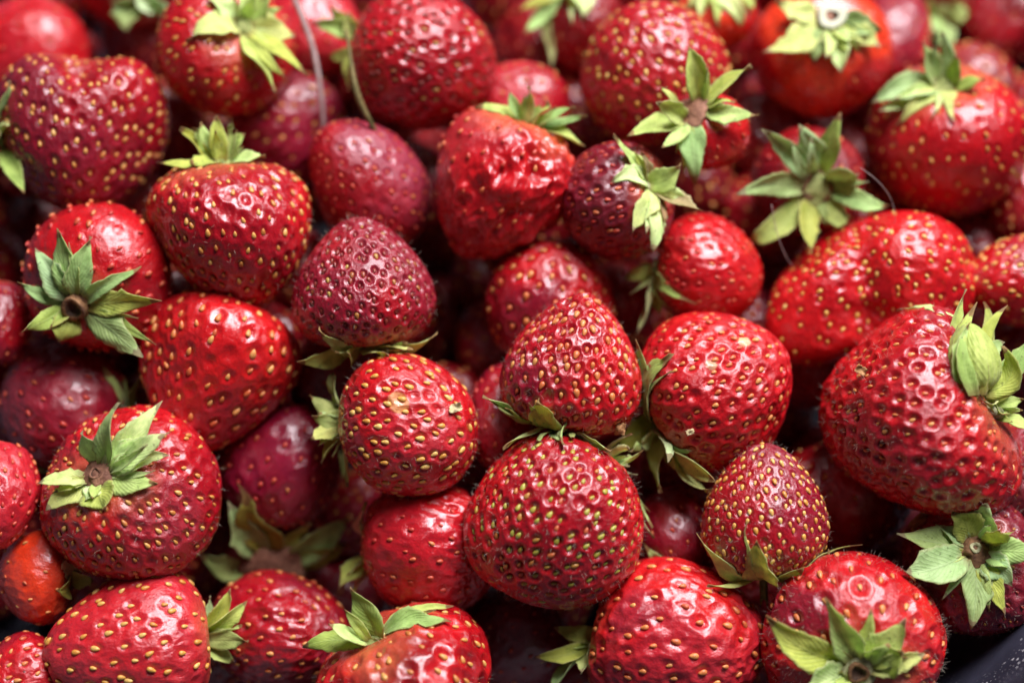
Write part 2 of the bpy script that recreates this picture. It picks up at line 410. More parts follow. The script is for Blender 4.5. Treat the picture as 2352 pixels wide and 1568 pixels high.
B('left_front', 295, 1146, 184, 200, 118, 62, 0, 210, 'plump red strawberry wearing a ragged light green cap with a brown centre', a=0.12, c=(RED, CRIM), seeds='gold', sl=20, pit=0.045, pr=0.68, res=74, fuzz=300, dull=0.2, lump=0.03,
  bumps=((-.45, -.8, .3, -.05, .4),), patches=((.6, -.1, .75, .5, (0.40, 0.02, 0.035)),), core=('rust', 36), stub=('rust', 14, 12),
  sep=((88, 1112, 52, 2, 'pale'), (100, 1168, 66, 2, 'pale'), (188, 990, 66, 4, 'blue'), (238, 925, 48, 7, 'blue'), (356, 925, 62, 5, 'pale'), (384, 990, 72, 6, 'pale'), (386, 1035, 50, 3, 'pale'), (362, 1112, 74, 3, 'lime'), (238, 1178, 92, 4, 'lime'), (196, 1152, 48, 3, 'pale')))
B('big_bumpy', 2098, 962, 212, 222, 14, 26, -3, 350, 'very large knobbly crimson strawberry with rows of small orange seeds beneath the green bud', a=0.24, c=(RED, CRIM), seeds='orange', sl=18, pit=0.055, pr=0.72, res=80, fuzz=900, dull=0.10,
  lump=0.03, wr=0.020, bumps=((.25, .85, .4, .09, .4), (-.6, .7, .2, -.05, .3), (.75, -.65, .2, .13, .4), (.92, .25, .4, -.10, .25)), patches=((-.55, -.35, .75, .45, (0.36, 0.012, 0.022)),), core=('olive' if False else 'green', 30),
  sep=((2352, 918, 46, 4, 'lime'), (2300, 955, 60, 7, 'lime'), (2380, 990, 40, 3, 'lime'), (2320, 890, 50, 2, 'olive'), (2236, 955, 44, 8, 'pale'), (2078, 715, 40, -6, 'pale')), tipdense=0.3)
B('glossy_pits', 930, 1590, 172, 212, 116, 16, -2, 130, 'deep red glossy strawberry with strongly pitted skin and a half hidden fresh green cap', a=0.1, c=(RED, DEEP), seeds='gold', sl=24, pit=0.070, pr=0.82, res=66, fuzz=200, dull=0.05, lump=0.02,
  core=('green', 28), sep=((802, 1350, 78, 4, 'fresh'), (754, 1432, 52, 6, 'lime'), (692, 1486, 64, 2, 'fresh'), (1042, 1390, 34, -2, 'lime'), (1035, 1428, 56, 3, 'fresh')))
B('corner_star', 2238, 1302, 155, 168, 118, 62, 4, 170, 'dusky purple strawberry beside the navy bowl wall, with a broad green star and pale tuft', a=0.05, c=(MAR, PURP), seeds='maroon', sl=14, pit=0.040, pr=0.7, res=60, fuzz=300, dull=0.45, lump=0.02,
  core=('brown', 36), stub=('tuft', 13, 12), sep=((2262, 1140, 84, 2, 'blue'), (2190, 1165, 74, 0, 'olive'), (2058, 1230, 80, 2, 'blue'), (2072, 1320, 92, 4, 'blue'), (2100, 1325, 50, 1, 'lime'), (2228, 1442, 74, 3, 'blue'), (2312, 1408, 60, 2, 'lime'), (2322, 1345, 70, 3, 'blue'), (2385, 1270, 66, 4, 'fresh'), (2300, 1205, 56, 8, 'lime')))
B('orange_seeds', 1548, 1482, 200, 176, 176, -8, 3, 110, 'bright red strawberry with large glowing orange seeds and creased shoulder', a=0.12, c=(BRIGHT, PINK), seeds='orange', sl=26, pit=0.045, pr=0.62, res=66, dull=0.15, lump=0.035, wr=0.012,
  core=('brown', 24), sep=((1228, 1502, 40, 4, 'lime'), (1275, 1445, 44, 0, 'olive'), (1352, 1548, 62, 6, 'pale'), (1255, 1585, 60, 2, 'fresh'), (1300, 1480, 30, 2, 'olive')), patches=((-.3, .1, .9, .5, PINK), (-.55, .35, .7, .35, (0.45, 0.025, 0.04))))
B('pale_front', 296, 1486, 186, 172, 6, -14, 0, 120, 'light red blunt strawberry with wide spaced cream seeds, below the ragged green capped one', a=0.22, c=((0.55, 0.018, 0.028), PINK), seeds='yellow', sl=24, pit=0.035, pr=0.58, res=60, dull=0.3, lump=0.03, wr=0.008,
  core=('dry' if False else 'brown', 26), sep=((528, 1350, 44, 2, 'lime'), (572, 1402, 50, 3, 'lime'), (570, 1475, 54, 3, 'olive'), (478, 1368, 36, 0, 'blue'), (540, 1520, 50, 0, 'olive')))
B('mid_red', 486, 856, 178, 174, 70, -18, 3, 120, 'shiny scarlet strawberry with large orange seeds lying on its side below the heart shaped one', a=0.40, c=(BRIGHT, RED), seeds='orange', sl=25, pit=0.045, pr=0.68, res=66, dull=0.05, lump=0.03, wr=0.006,
  bumps=((-.95, .1, .2, .06, .4),), patches=((.3, -.7, .6, .5, CRIM),), core=('green', 20))
B('cap_down', 228, 642, 150, 170, -112, 58, 5, 115, 'red strawberry turning a flat bluish green star with a broken brown stem towards us', a=0.05, c=(RED, CRIM), seeds='red', sl=22, pit=-0.012, pr=0.5, res=60, dull=0.05, lump=0.03,
  core=('brown', 34), stub=('brown', 28, 18), sep=((85, 568, 66, 2, 'blue'), (146, 528, 64, 4, 'fresh'), (216, 550, 68, 4, 'fresh'), (376, 684, 60, 4, 'lime'), (330, 818, 78, 3, 'blue'), (135, 788, 76, 1, 'olive'), (50, 748, 48, 4, 'fresh'), (52, 652, 40, 1, 'fresh'), (352, 778, 40, 0, 'fresh')))
B('cleft', 200, 312, 182, 192, 94, -24, 3, 230, 'purple red cleft strawberry with a notch between two lobes', a=0.26, c=(CRIM, PURP), seeds='gold', sl=19, pit=0.035, pr=0.65, res=66, dull=0.22, lump=0.03, wr=0.010,
  bumps=((.02, .92, .38, -.36, .20), (.06, .66, .74, -.22, .16), (-.55, .80, .2, .10, .32), (.50, .80, .2, .07, .35)), patches=((-.4, .5, .7, .5, (0.26, 0.012, 0.028)),))
B('top_cap', 505, 120, 150, 155, 30, 50, 4, 135, 'bright red strawberry with a yellow green calyx of long pointed sepals, above the magenta one', a=0.22, c=(RED, DEEP), seeds='gold', sl=20, pit=0.030, pr=0.6, res=60, dull=0.06, lump=0.02,
  core=('green', 22), sep=((438, 80, 78, 5, 'pale'), (632, 212, 70, 5, 'lime'), (692, 184, 48, 3, 'lime'), (478, -8, 54, 3, 'pale'), (560, -40, 56, 5, 'pale'), (625, -20, 56, 2, 'lime'), (678, 85, 66, 0, 'pale')))
B('dark_seeded', 972, 138, 168, 160, 166, -6, 4, 200, 'round glossy crimson strawberry with dark olive seeds in shallow pits', a=0.12, c=((0.46, 0.010, 0.018), CRIM), seeds='maroon', sl=18, pit=0.045, pr=0.66, res=60, dull=0.12, lump=0.015,
  core=('green', 20), sep=((800, 30, 50, 3, 'pale'), (748, 15, 46, 2, 'lime'), (812, 205, 44, 5, 'lime'), (752, 132, 40, 0, 'olive'), (728, 60, 44, 0, 'fresh')))
B('scarred', 1138, 432, 172, 153, 64, 6, 3, 95, 'lumpy scarred red strawberry with a pale orange shoulder and small green cap', a=0.26, c=(RED, (0.5, 0.02, 0.03)), seeds='red', sl=19, pit=-0.010, pr=0.5, res=66, dull=0.10, lump=0.045, wr=0.060,
  pale=0.30, bumps=((.05, .25, .95, -.04, .25), (-.1, -.62, .75, -.05, .2), (-.1, -.85, .6, .03, .2)), core=('green', 22), sep=((1092, 262, 44, 3, 'lime'), (1168, 208, 36, 4, 'fresh'), (1238, 205, 44, 5, 'fresh'), (1262, 238, 66, 6, 'lime'), (1316, 236, 48, 6, 'fresh'), (1352, 332, 48, 5, 'lime'), (1345, 280, 34, 2, 'fresh')))
B('dusky', 1405, 468, 135, 132, 24, 38, 3, 125, 'small dark wine strawberry with orange red seeds and a shaggy withered lime cap', a=0.08, c=(MAR, (0.24, 0.012, 0.03)), seeds='red', sl=19, pit=0.055, pr=0.66, res=62, dull=0.2, lump=0.02,
  core=('tuft', 24), sep=((1400, 420, 50, 5, 'pale'), (1400, 330, 44, 4, 'lime'), (1440, 535, 52, 5, 'pale'), (1508, 578, 62, 6, 'pale'), (1600, 500, 50, 4, 'dry'), (1560, 390, 64, 6, 'lime'), (1480, 350, 36, 6, 'dry'), (1580, 470, 40, 3, 'pale')))
B('brown_star', 1632, 305, 92, 90, 138, 44, 1, 50, 'small red strawberry under a star of lime sepals with rust brown centre', a=0.0, c=(RED, BRIGHT), seeds='red', sl=16, pit=0.02, res=40, dull=0.1,
  core=('rust', 40), sep=((1583, 105, 58, 5, 'lime'), (1725, 150, 62, 6, 'lime'), (1740, 266, 52, 4, 'lime'), (1612, 425, 70, 3, 'fresh'), (1438, 318, 56, 5, 'lime'), (1500, 232, 50, 7, 'pale'), (1520, 345, 44, 4, 'lime'), (1570, 400, 40, 1, 'lime')))
B('behind_star', 1503, 165, 165, 168, -62, -30, 5, 190, 'red strawberry with cream yellow seeds half covered by the rust centred star', a=0.10, c=((0.44, 0.012, 0.02), CRIM), seeds='yellow', sl=19, pit=0.040, pr=0.65, res=58, dull=0.15, lump=0.02)
B('twin_lobe', 2008, 668, 172, 160, -88, -50, 9, 230, 'wide kidney shaped scarlet strawberry with two swollen lobes', a=0.0, c=(BRIGHT, RED), seeds='yellow', sl=18, pit=0.040, pr=0.72, res=60, dull=0.05, lump=0.025, roll=0, flat=1.50,
  bumps=((-.22, .80, .55, -.16, .2), (-.24, .45, .87, -.22, .19), (-.26, .08, .96, -.26, .2), (-.24, -.45, .85, -.30, .24), (.0, -.92, .3, -.22, .28), (.82, .3, .4, -.10, .16), (.2, .9, .3, .14, .4), (-.75, .68, .2, -.26, .38), (-.70, -.75, .2, .34, .36)))
B('pale_marked', 1652, 886, 170, 180, -148, -14, 4, 200, 'bright red strawberry with two cream scars and long olive sepals hanging below', a=0.2, c=(RED, BRIGHT), seeds='orange', sl=19, pit=0.055, pr=0.70, res=64, dull=0.06, lump=0.02,
  patches=((.22, .62, .75, .09, (0.70, 0.40, 0.22)), (-.20, .30, .93, .10, (0.70, 0.42, 0.24))), core=('green', 30),
  sep=((1452, 788, 74, 13, 'fresh'), (1547, 822, 80, 15, 'fresh'), (1584, 1002, 56, 16, 'blue'), (1654, 1102, 84, 15, 'lime'), (1608, 1170, 92, 12, 'lime'), (1505, 1130, 76, 9, 'lime'), (1425, 1030, 76, 7, 'olive')))
B('right_cap', 2172, 325, 172, 184, 104, 42, 10, 165, 'broad red strawberry with golden seeds under a tousled grey green cap', a=0.12, c=(RED, DEEP), seeds='gold', sl=18, pit=0.025, pr=0.6, res=54, dull=0.08, lump=0.025,
  core=('green', 26), sep=((2008, 225, 74, 5, 'blue'), (2105, 105, 56, 4, 'blue'), (2200, 128, 40, 5, 'fresh'), (2262, 180, 40, 7, 'fresh'), (2170, 80, 44, 2, 'blue'), (2080, 300, 46, 3, 'pale'), (2190, 300, 40, 3, 'pale'), (2020, 255, 44, 3, 'pale')))
B('white_ring', 1888, 118, 145, 162, 92, 66, 10, 60, 'orange red strawberry whose snapped stem shows a hollow white ring', a=0.05, c=(ORNG, RED), seeds='red', sl=16, pit=0.02, pr=0.5, res=46, dull=0.05, lump=0.02,
  core=('rust', 36), stub=('white', 33, 14), sep=((1752, 122, 74, 4, 'pale'), (1866, 142, 60, 4, 'blue'), (1932, 168, 60, 5, 'pale'), (1966, 130, 56, 4, 'lime'), (2022, 112, 60, 3, 'pale'), (2026, 72, 62, 3, 'blue'), (1780, 0, 60, 2, 'pale')))
B('far_red', 1622, 622, 132, 126, 176, -6, 9, 110, 'bright red strawberry peeping from under the shaggy withered cap', a=0.10, c=(BRIGHT, RED), seeds='red', sl=16, pit=0.03, pr=0.65, res=46, dull=0.05,
  core=('green', 20), sep=((1602, 652, 44, 7, 'fresh'), (1432, 640, 44, 3, 'lime'), (1500, 605, 40, 6, 'fresh'), (1490, 770, 60, 4, 'pale'), (1545, 720, 40, 3, 'lime')))
B('hollow_star', 1858, 425, 118, 130, -95, 82, 14, 60, 'dark strawberry hidden below a grey green sepal star with an empty brown hole', a=0.0, c=(DEEP, MAR), seeds='red', sl=16, pit=0.02, res=40, dull=0.3,
  core=('green', 42), stub=('brown', 34, 5), sep=((1742, 285, 52, 8, 'blue'), (1835, 290, 70, 9, 'blue'), (1928, 262, 56, 9, 'fresh'), (1690, 435, 60, 7, 'blue'), (1972, 400, 70, 8, 'blue'), (2050, 478, 48, 6, 'fresh'), (1690, 560, 60, 3, 'olive'), (1835, 575, 66, 3, 'olive'), (1960, 545, 50, 2, 'olive')))
B('second_row', 1262, 697, 152, 152, -98, -36, 12, 105, 'crimson strawberry with amber seeds behind the tip up one', a=0.1, c=(RED, PURP), seeds='orange', sl=23, pit=0.045, pr=0.66, res=54, dull=0.12)
B('dull_long', 848, 446, 168, 130, -55, -30, 9, 140, 'dull rosy oblong strawberry with bruised wrinkled skin behind the conical maroon seeded one', a=0.05, c=(CRIM, (0.34, 0.03, 0.06)), seeds='red', sl=16, pit=0.025, pr=0.6, res=56, dull=0.5, lump=0.03, wr=0.016)
B('purple_back', 668, 288, 132, 122, -150, -25, 15, 80, 'shrivelled magenta strawberry behind the dry stalk', c=((0.36, 0.015, 0.045), PURP), seeds='orange', sl=18, pit=0.03, res=44, dull=0.15, wr=0.018)
B('pink_far', 62, 122, 125, 135, -120, -30, 14, 60, 'blurred rose pink strawberry behind the cleft one', c=(PINK, RED), seeds='red', sl=15, pit=0.02, res=36, dull=0.12)
B('wrinkled_glossy', 992, 1270, 160, 148, 176, -14, 7, 90, 'shiny wrinkled strawberry squeezed beside the lime seeded one, with pinkish sepals', a=0.05, c=(BRIGHT, (0.50, 0.012, 0.022)), seeds='red', sl=18, pit=0.03, pr=0.6, res=64, dull=0.0, lump=0.040, wr=0.095,
  core=('rust', 24), sep=((838, 1165, 62, 5, 'pink'), (848, 1190, 30, 6, 'lime'), (768, 1348, 62, 4, 'lime'), (820, 1360, 60, 2, 'pink')))
B('purple_low', 652, 1446, 165, 134, -178, -18, 12, 85, 'purple red soft strawberry with dented skin below the brown centred calyx', a=0.05, c=(CRIM, PURP), seeds='orange', sl=19, pit=0.03, res=50, dull=0.15, wr=0.02)
B('violet_mid', 650, 1062, 148, 144, -120, -20, 18, 70, 'violet red blurred strawberry sunk behind the round yellow seeded one', c=((0.30, 0.010, 0.04), PURP), seeds='red', sl=18, pit=0.03, res=44, dull=0.1, wr=0.018)
B('brown_calyx', 640, 1262, 100, 112, -85, 66, 20, 40, 'sunken strawberry showing a rusty brown calyx disc and broad olive sepals', c=(DEEP, MAR), seeds='red', sl=16, pit=0.02, res=36, dull=0.4,
  core=('rust', 70), sep=((598, 1098, 100, 7, 'olive'), (518, 1150, 74, 8, 'blue'), (806, 1192, 74, 5, 'fresh'), (800, 1245, 60, 2, 'olive'), (455, 1272, 56, 0, 'olive')))
B('violet_left', 140, 930, 142, 152, -35, -10, 16, 70, 'dark violet strawberry with twisted olive sepals behind the ragged capped one', c=(PURP, MAR), seeds='red', sl=18, pit=0.03, res=44, dull=0.25,
  core=('green', 20), sep=((190, 882, 60, 6, 'olive'), (62, 1076, 76, 4, 'olive'), (300, 835, 48, 3, 'olive'), (345, 930, 50, 3, 'olive')))
B('edge_red', -2, 1130, 132, 96, 95, -25, 6, 70, 'light red strawberry cut by the frame above the small orange one', c=((0.50, 0.015, 0.025), PINK), seeds='red', sl=17, pit=0.03, res=44, dull=0.2)
B('orange_small', 84, 1322, 102, 106, -8, 12, 1, 24, 'small glossy orange red strawberry with few seeds and curled brown sepals', c=(ORNG, BRIGHT), seeds='orange', sl=15, pit=0.02, res=44, dull=0.0, wr=0.012,
  core=('brown', 18), sep=((128, 1355, 60, 6, 'olive'), (148, 1272, 50, 6, 'dry'), (215, 1330, 50, 3, 'olive')))
B('edge_dark', -8, 745, 100, 76, 100, -30, 14, 50, 'dark shiny strawberry cut by the frame below the flat bluish star', c=(CRIM, PURP), seeds='red', sl=15, pit=0.03, res=36, dull=0.05)
B('corner_low', 42, 1566, 96, 98, 10, -40, 5, 70, 'crimson strawberry with amber seeds in the corner beside the light red blunt one', c=(CRIM, RED), seeds='orange', sl=20, pit=0.05, res=44, dull=0.1)
B('edge_gold', 2345, 642, 132, 112, 5, -25, 11, 150, 'red strawberry with yellow seeds at the frame edge above the green bud', c=(RED, CRIM), seeds='yellow', sl=17, pit=0.035, res=44, dull=0.1)
B('red_gap', 1928, 1130, 135, 142, -60, -40, 14, 70, 'red strawberry wedged under the very large knobbly one', c=(RED, DEEP), seeds='orange', sl=17, pit=0.03, res=40, dull=0.05)
B('purple_gap', 1168, 958, 138, 98, 80, -40, 14, 70, 'purple strawberry in shade behind the tip up one sepals', c=(CRIM, PURP), seeds='red', sl=17, pit=0.03, res=40, dull=0.1, wr=0.012)
B('pink_top', 1190, 245, 104, 108, -60, -30, 14, 60, 'blurred pink strawberry behind the scarred one', c=(PINK, CRIM), seeds='orange', sl=15, pit=0.02, res=36, dull=0.12)
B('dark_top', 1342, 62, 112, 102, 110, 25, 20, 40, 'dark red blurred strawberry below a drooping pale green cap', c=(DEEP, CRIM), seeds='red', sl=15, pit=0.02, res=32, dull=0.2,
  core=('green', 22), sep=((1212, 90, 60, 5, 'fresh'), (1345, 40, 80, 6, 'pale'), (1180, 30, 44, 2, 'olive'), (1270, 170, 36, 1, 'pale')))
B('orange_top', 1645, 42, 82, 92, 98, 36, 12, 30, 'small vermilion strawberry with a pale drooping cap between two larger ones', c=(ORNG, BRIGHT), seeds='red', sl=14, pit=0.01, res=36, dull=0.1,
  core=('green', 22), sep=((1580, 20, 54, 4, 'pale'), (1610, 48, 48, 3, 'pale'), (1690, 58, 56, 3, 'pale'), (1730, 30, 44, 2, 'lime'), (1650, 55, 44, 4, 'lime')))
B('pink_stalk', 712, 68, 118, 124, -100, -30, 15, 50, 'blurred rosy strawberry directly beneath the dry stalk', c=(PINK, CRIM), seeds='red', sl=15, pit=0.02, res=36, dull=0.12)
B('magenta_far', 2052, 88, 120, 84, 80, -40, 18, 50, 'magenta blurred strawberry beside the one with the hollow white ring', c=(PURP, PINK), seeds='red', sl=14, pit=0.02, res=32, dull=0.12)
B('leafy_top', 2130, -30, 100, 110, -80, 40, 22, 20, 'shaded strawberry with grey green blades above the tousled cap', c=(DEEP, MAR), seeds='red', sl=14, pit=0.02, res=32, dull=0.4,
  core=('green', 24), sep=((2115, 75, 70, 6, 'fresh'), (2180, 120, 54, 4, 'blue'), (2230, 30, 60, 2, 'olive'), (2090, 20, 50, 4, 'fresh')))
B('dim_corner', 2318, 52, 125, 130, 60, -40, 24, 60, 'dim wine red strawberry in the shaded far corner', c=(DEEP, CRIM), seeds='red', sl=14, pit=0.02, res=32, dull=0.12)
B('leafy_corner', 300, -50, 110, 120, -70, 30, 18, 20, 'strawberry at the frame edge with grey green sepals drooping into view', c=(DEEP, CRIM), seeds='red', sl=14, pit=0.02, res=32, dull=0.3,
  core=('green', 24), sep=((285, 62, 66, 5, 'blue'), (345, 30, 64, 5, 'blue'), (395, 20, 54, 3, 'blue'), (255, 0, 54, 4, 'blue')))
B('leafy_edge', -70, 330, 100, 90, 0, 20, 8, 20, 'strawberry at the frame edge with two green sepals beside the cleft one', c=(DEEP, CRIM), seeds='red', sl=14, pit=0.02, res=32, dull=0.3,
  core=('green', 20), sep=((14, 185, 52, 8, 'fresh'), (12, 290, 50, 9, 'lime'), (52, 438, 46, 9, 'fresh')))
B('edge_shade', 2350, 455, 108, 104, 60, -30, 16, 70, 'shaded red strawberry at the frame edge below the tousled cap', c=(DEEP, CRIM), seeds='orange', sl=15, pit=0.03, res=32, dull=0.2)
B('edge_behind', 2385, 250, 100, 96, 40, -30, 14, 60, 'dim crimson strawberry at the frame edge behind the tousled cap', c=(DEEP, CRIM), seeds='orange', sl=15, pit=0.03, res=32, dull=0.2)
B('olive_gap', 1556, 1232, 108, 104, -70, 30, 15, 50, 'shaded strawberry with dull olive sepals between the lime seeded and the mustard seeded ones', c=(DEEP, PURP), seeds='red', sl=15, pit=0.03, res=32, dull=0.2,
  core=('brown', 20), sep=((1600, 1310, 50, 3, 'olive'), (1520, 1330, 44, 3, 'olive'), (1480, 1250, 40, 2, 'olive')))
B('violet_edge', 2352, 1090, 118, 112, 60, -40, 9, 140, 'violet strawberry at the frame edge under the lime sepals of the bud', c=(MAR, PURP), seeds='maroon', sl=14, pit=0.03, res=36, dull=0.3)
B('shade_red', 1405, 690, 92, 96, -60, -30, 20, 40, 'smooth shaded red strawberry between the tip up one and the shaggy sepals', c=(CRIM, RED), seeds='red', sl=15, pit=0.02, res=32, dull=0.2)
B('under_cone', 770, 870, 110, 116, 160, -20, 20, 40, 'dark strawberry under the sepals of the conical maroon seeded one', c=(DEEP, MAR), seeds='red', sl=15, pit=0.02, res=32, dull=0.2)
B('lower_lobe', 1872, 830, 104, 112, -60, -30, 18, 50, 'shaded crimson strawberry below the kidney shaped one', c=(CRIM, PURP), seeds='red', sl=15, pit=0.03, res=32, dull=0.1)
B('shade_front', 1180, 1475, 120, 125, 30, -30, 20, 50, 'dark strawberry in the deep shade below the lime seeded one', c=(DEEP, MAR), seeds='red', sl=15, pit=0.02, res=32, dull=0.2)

# ------------------------------------------------------------------ strawberries: shape
def frame_of(s):
    ph, ep = math.radians(s['phi']), math.radians(s['eps'])
    z = np.array([math.cos(ph) * math.cos(ep), math.sin(ph) * math.cos(ep), math.sin(ep)])
    ref = np.array([0, 0, 1.0]) if abs(z[2]) < 0.9 else np.array([0, 1.0, 0])
    x = unit(np.cross(ref, z)); y = np.cross(z, x)
    r = math.radians(s['roll'])
    x, y = x * math.cos(r) + y * math.sin(r), -x * math.sin(r) + y * math.cos(r)
    return np.stack([x, y, z], 1)          # columns, camera space

def shape(s, d):
    """directions -> local points in units of W pixels (before wrinkles and pits)"""
    u = d[:, 2]
    fac = 1 + s['a'] * u
    h2 = d[:, 0] ** 2 + d[:, 1] ** 2
    P = np.stack([d[:, 0] * s['W'] * fac * s['flat'], d[:, 1] * s['W'] * fac, u * s['L']], 1)
    P[:, 2] -= s['dip'] * s['L'] * np.exp(-h2 / 0.10) * (u > 0)
    g = 1 + s['lump'] * (1.5 * noise(d, 1.9, s['seed']) + 0.9 * noise(d, 3.6, s['seed'] + 1) + 0.16 * noise(d, 7.5, s['seed'] + 2))
    for (bx, by, bz, amp, wid) in s['bumps']:
        b = s['R'].T @ unit((bx, by, bz))
        g = g + amp * np.exp(-(1 - d @ b) * 2 / (wid * wid) / 2)
    return P * g[:, None]

def inside(s, pw, scale=0.90):
    """share of depth: which world points lie inside strawberry s (smooth egg, no relief)"""
    q = (pw - s['cw']) @ s['Rw'] / s['m']
    u = q[:, 2] / (s['L'] * scale)
    ok = np.abs(u) < 1
    rmax = np.sqrt(np.clip(1 - u * u, 0, 1)) * s['W'] * scale * (1 + s['a'] * np.clip(u, -1, 1))
    return ok & (np.hypot(q[:, 0] / s['flat'], q[:, 1]) < rmax)

def place(s, depth):
    s['depth'] = depth
    s['m'] = depth * KPX
    s['cw'] = unproject(s['x'], s['y'], depth)
    s['Rw'] = CR @ s['R']

CD, CQ = cube_sphere(12)
def settle(s, placed, start, maxpush=0.075):
    loc = shape(s, CD)
    push = 0.0
    while push < maxpush:
        place(s, start + push)
        pw = s['cw'] + (loc * s['m']) @ s['Rw'].T
        hit = 0
        for o in placed:
            if np.linalg.norm(o['cw'] - s['cw']) < (max(o['L'], o['W']) * o['m'] + max(s['L'], s['W']) * s['m']):
                hit = max(hit, inside(o, pw).mean())
        if hit < 0.03: return True
        push += 0.0012
    return False

for i, s in enumerate(SPEC):
    s['seed'] = 100 + 7 * i
    s['R'] = frame_of(s)
    if s['off'] >= 9: s['off'] += 5          # the second layer lies well down between the upper ones
order = sorted(range(len(SPEC)), key=lambda i: SPEC[i]['off'])
placed = []
for i in order:
    s = SPEC[i]
    rad = min(s['L'], s['W']) * KPX * D0
    ok = settle(s, placed, surf_depth(s['y']) + s['off'] / 1000 + rad)
    s['ok'] = ok
    placed.append(s)

# sunken berries that fill the gaps; gap shade is put into their darkened reds
FILL = []
rng = random.Random(5)
for start_, step_, rr_ in ((0.048, 108, 85), (0.062, 108, 85), (0.070, 74, 60)):
  for gy in range(-40, 1640, step_):
      for gx in range(-60, 2420, step_):
          x, y = gx + rng.uniform(-35, 35), gy + rng.uniform(-35, 35)
          if x > 2080 and y > 1330: continue
          gap = 0
          for k in range(24):       # does any of it show between the nearer ones?
              w = k * 2.399; r = rr_ * math.sqrt((k + .5) / 24)
              px, py = x + r * math.cos(w), y + r * math.sin(w)
              if not (-20 < px < FW + 20 and -20 < py < FH + 20): continue
              if not any((px - o['x']) ** 2 + (py - o['y']) ** 2 < (0.94 * min(o['L'], o['W'])) ** 2 for o in placed): gap += 1
          if gap < 3: continue
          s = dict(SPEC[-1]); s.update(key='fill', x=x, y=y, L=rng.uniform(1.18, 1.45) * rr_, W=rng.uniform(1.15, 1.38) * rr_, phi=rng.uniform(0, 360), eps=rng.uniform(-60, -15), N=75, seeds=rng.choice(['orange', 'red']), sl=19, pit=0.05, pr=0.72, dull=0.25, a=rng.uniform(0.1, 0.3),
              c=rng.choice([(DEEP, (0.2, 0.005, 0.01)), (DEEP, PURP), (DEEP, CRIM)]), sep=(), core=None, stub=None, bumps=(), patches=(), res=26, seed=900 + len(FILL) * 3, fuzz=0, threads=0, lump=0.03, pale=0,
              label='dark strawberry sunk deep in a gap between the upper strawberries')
          s['R'] = frame_of(s)
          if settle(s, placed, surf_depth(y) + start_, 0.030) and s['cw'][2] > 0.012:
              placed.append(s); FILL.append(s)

# keep only the sunken ones of which some part can be seen between the others
GX, GY = np.meshgrid(np.arange(0, FW, 6), np.arange(0, FH, 6))
idb = np.full(GX.shape, -1); zb = np.full(GX.shape, 9.0)
for i, s in enumerate(placed):
    q = (((s['cw'] + (shape(s, CD) * s['m']) @ s['Rw'].T) - CP) @ CR)
    px = q[:, 0] / -q[:, 2] / KPX + FW / 2; py = FH / 2 - q[:, 1] / -q[:, 2] / KPX
    hx, hy = (px.max() - px.min()) / 2 * 0.97, (py.max() - py.min()) / 2 * 0.97
    e = ((GX - (px.max() + px.min()) / 2) / hx) ** 2 + ((GY - (py.max() + py.min()) / 2) / hy) ** 2
    zz = s['depth'] - np.sqrt(np.clip(1 - e, 0, 1)) * min(s['L'], s['W']) * s['m']
    m_ = (e < 1) & (zz < zb)
    zb[m_] = zz[m_]; idb[m_] = i
seen = np.bincount(idb[idb >= 0].ravel(), minlength=len(placed))
SHORT = {'hero': 'lime seeded', 'star': 'downy scarlet', 'heart': 'heart shaped', 'maroon_cone': 'maroon seeded conical', 'tip_up': 'tip up', 'golden_cone': 'mustard seeded', 'round_gold': 'round yellow seeded',
         'left_front': 'ragged capped', 'big_bumpy': 'very large knobbly', 'glossy_pits': 'glossy pitted', 'corner_star': 'dusky purple', 'orange_seeds': 'creased orange seeded', 'pale_front': 'light blunt', 'mid_red': 'shiny scarlet',
         'cap_down': 'flat star', 'cleft': 'cleft', 'top_cap': 'yellow green capped', 'dark_seeded': 'olive seeded', 'scarred': 'scarred', 'dusky': 'dark wine', 'brown_star': 'rust centred', 'behind_star': 'cream seeded',
         'twin_lobe': 'kidney shaped', 'pale_marked': 'cream scarred', 'right_cap': 'tousled cap', 'white_ring': 'white ringed', 'hollow_star': 'hollow star', 'dull_long': 'dull oblong', 'wrinkled_glossy': 'shiny wrinkled',
         'purple_low': 'dented purple', 'brown_calyx': 'rusty disc', 'violet_left': 'dark violet', 'orange_small': 'small orange', 'edge_gold': 'yellow seeded edge', 'far_red': 'peeping red', 'pink_far': 'rose pink'}
mains = [s for s in placed if s['key'] in SHORT]
placed = [s for i, s in enumerate(placed) if s['key'] != 'fill' or seen[i] >= 4]
for s in placed:
    if s['key'] != 'fill': continue
    n1, n2 = [o['key'] for o in sorted(mains, key=lambda o: (math.hypot(o['x'] - s['x'], o['y'] - s['y'])) - 0.6 * o['W'])[:2]]
    s['label'] = 'shade darkened strawberry sunk between the %s one and the %s one' % (SHORT[n1], SHORT[n2])

# ------------------------------------------------------------------ strawberries: meshes
def seed_mesh(mat):
    d, q = cube_sphere(3)
    V = d * np.array([0.60, 1.0, 0.48])
    V[:, 0] *= 1 - 0.32 * d[:, 1]            # teardrop
    V[:, 2] *= 1 - 0.12 * d[:, 1]
    V[:, 1] += 0.10 * np.clip(d[:, 1], 0, 1) ** 6
    me = make_mesh('seed', V, q); me.materials.append(mat)
    return me
SEED_MESH = {k: seed_mesh(m) for k, m in SEEDM.items()}

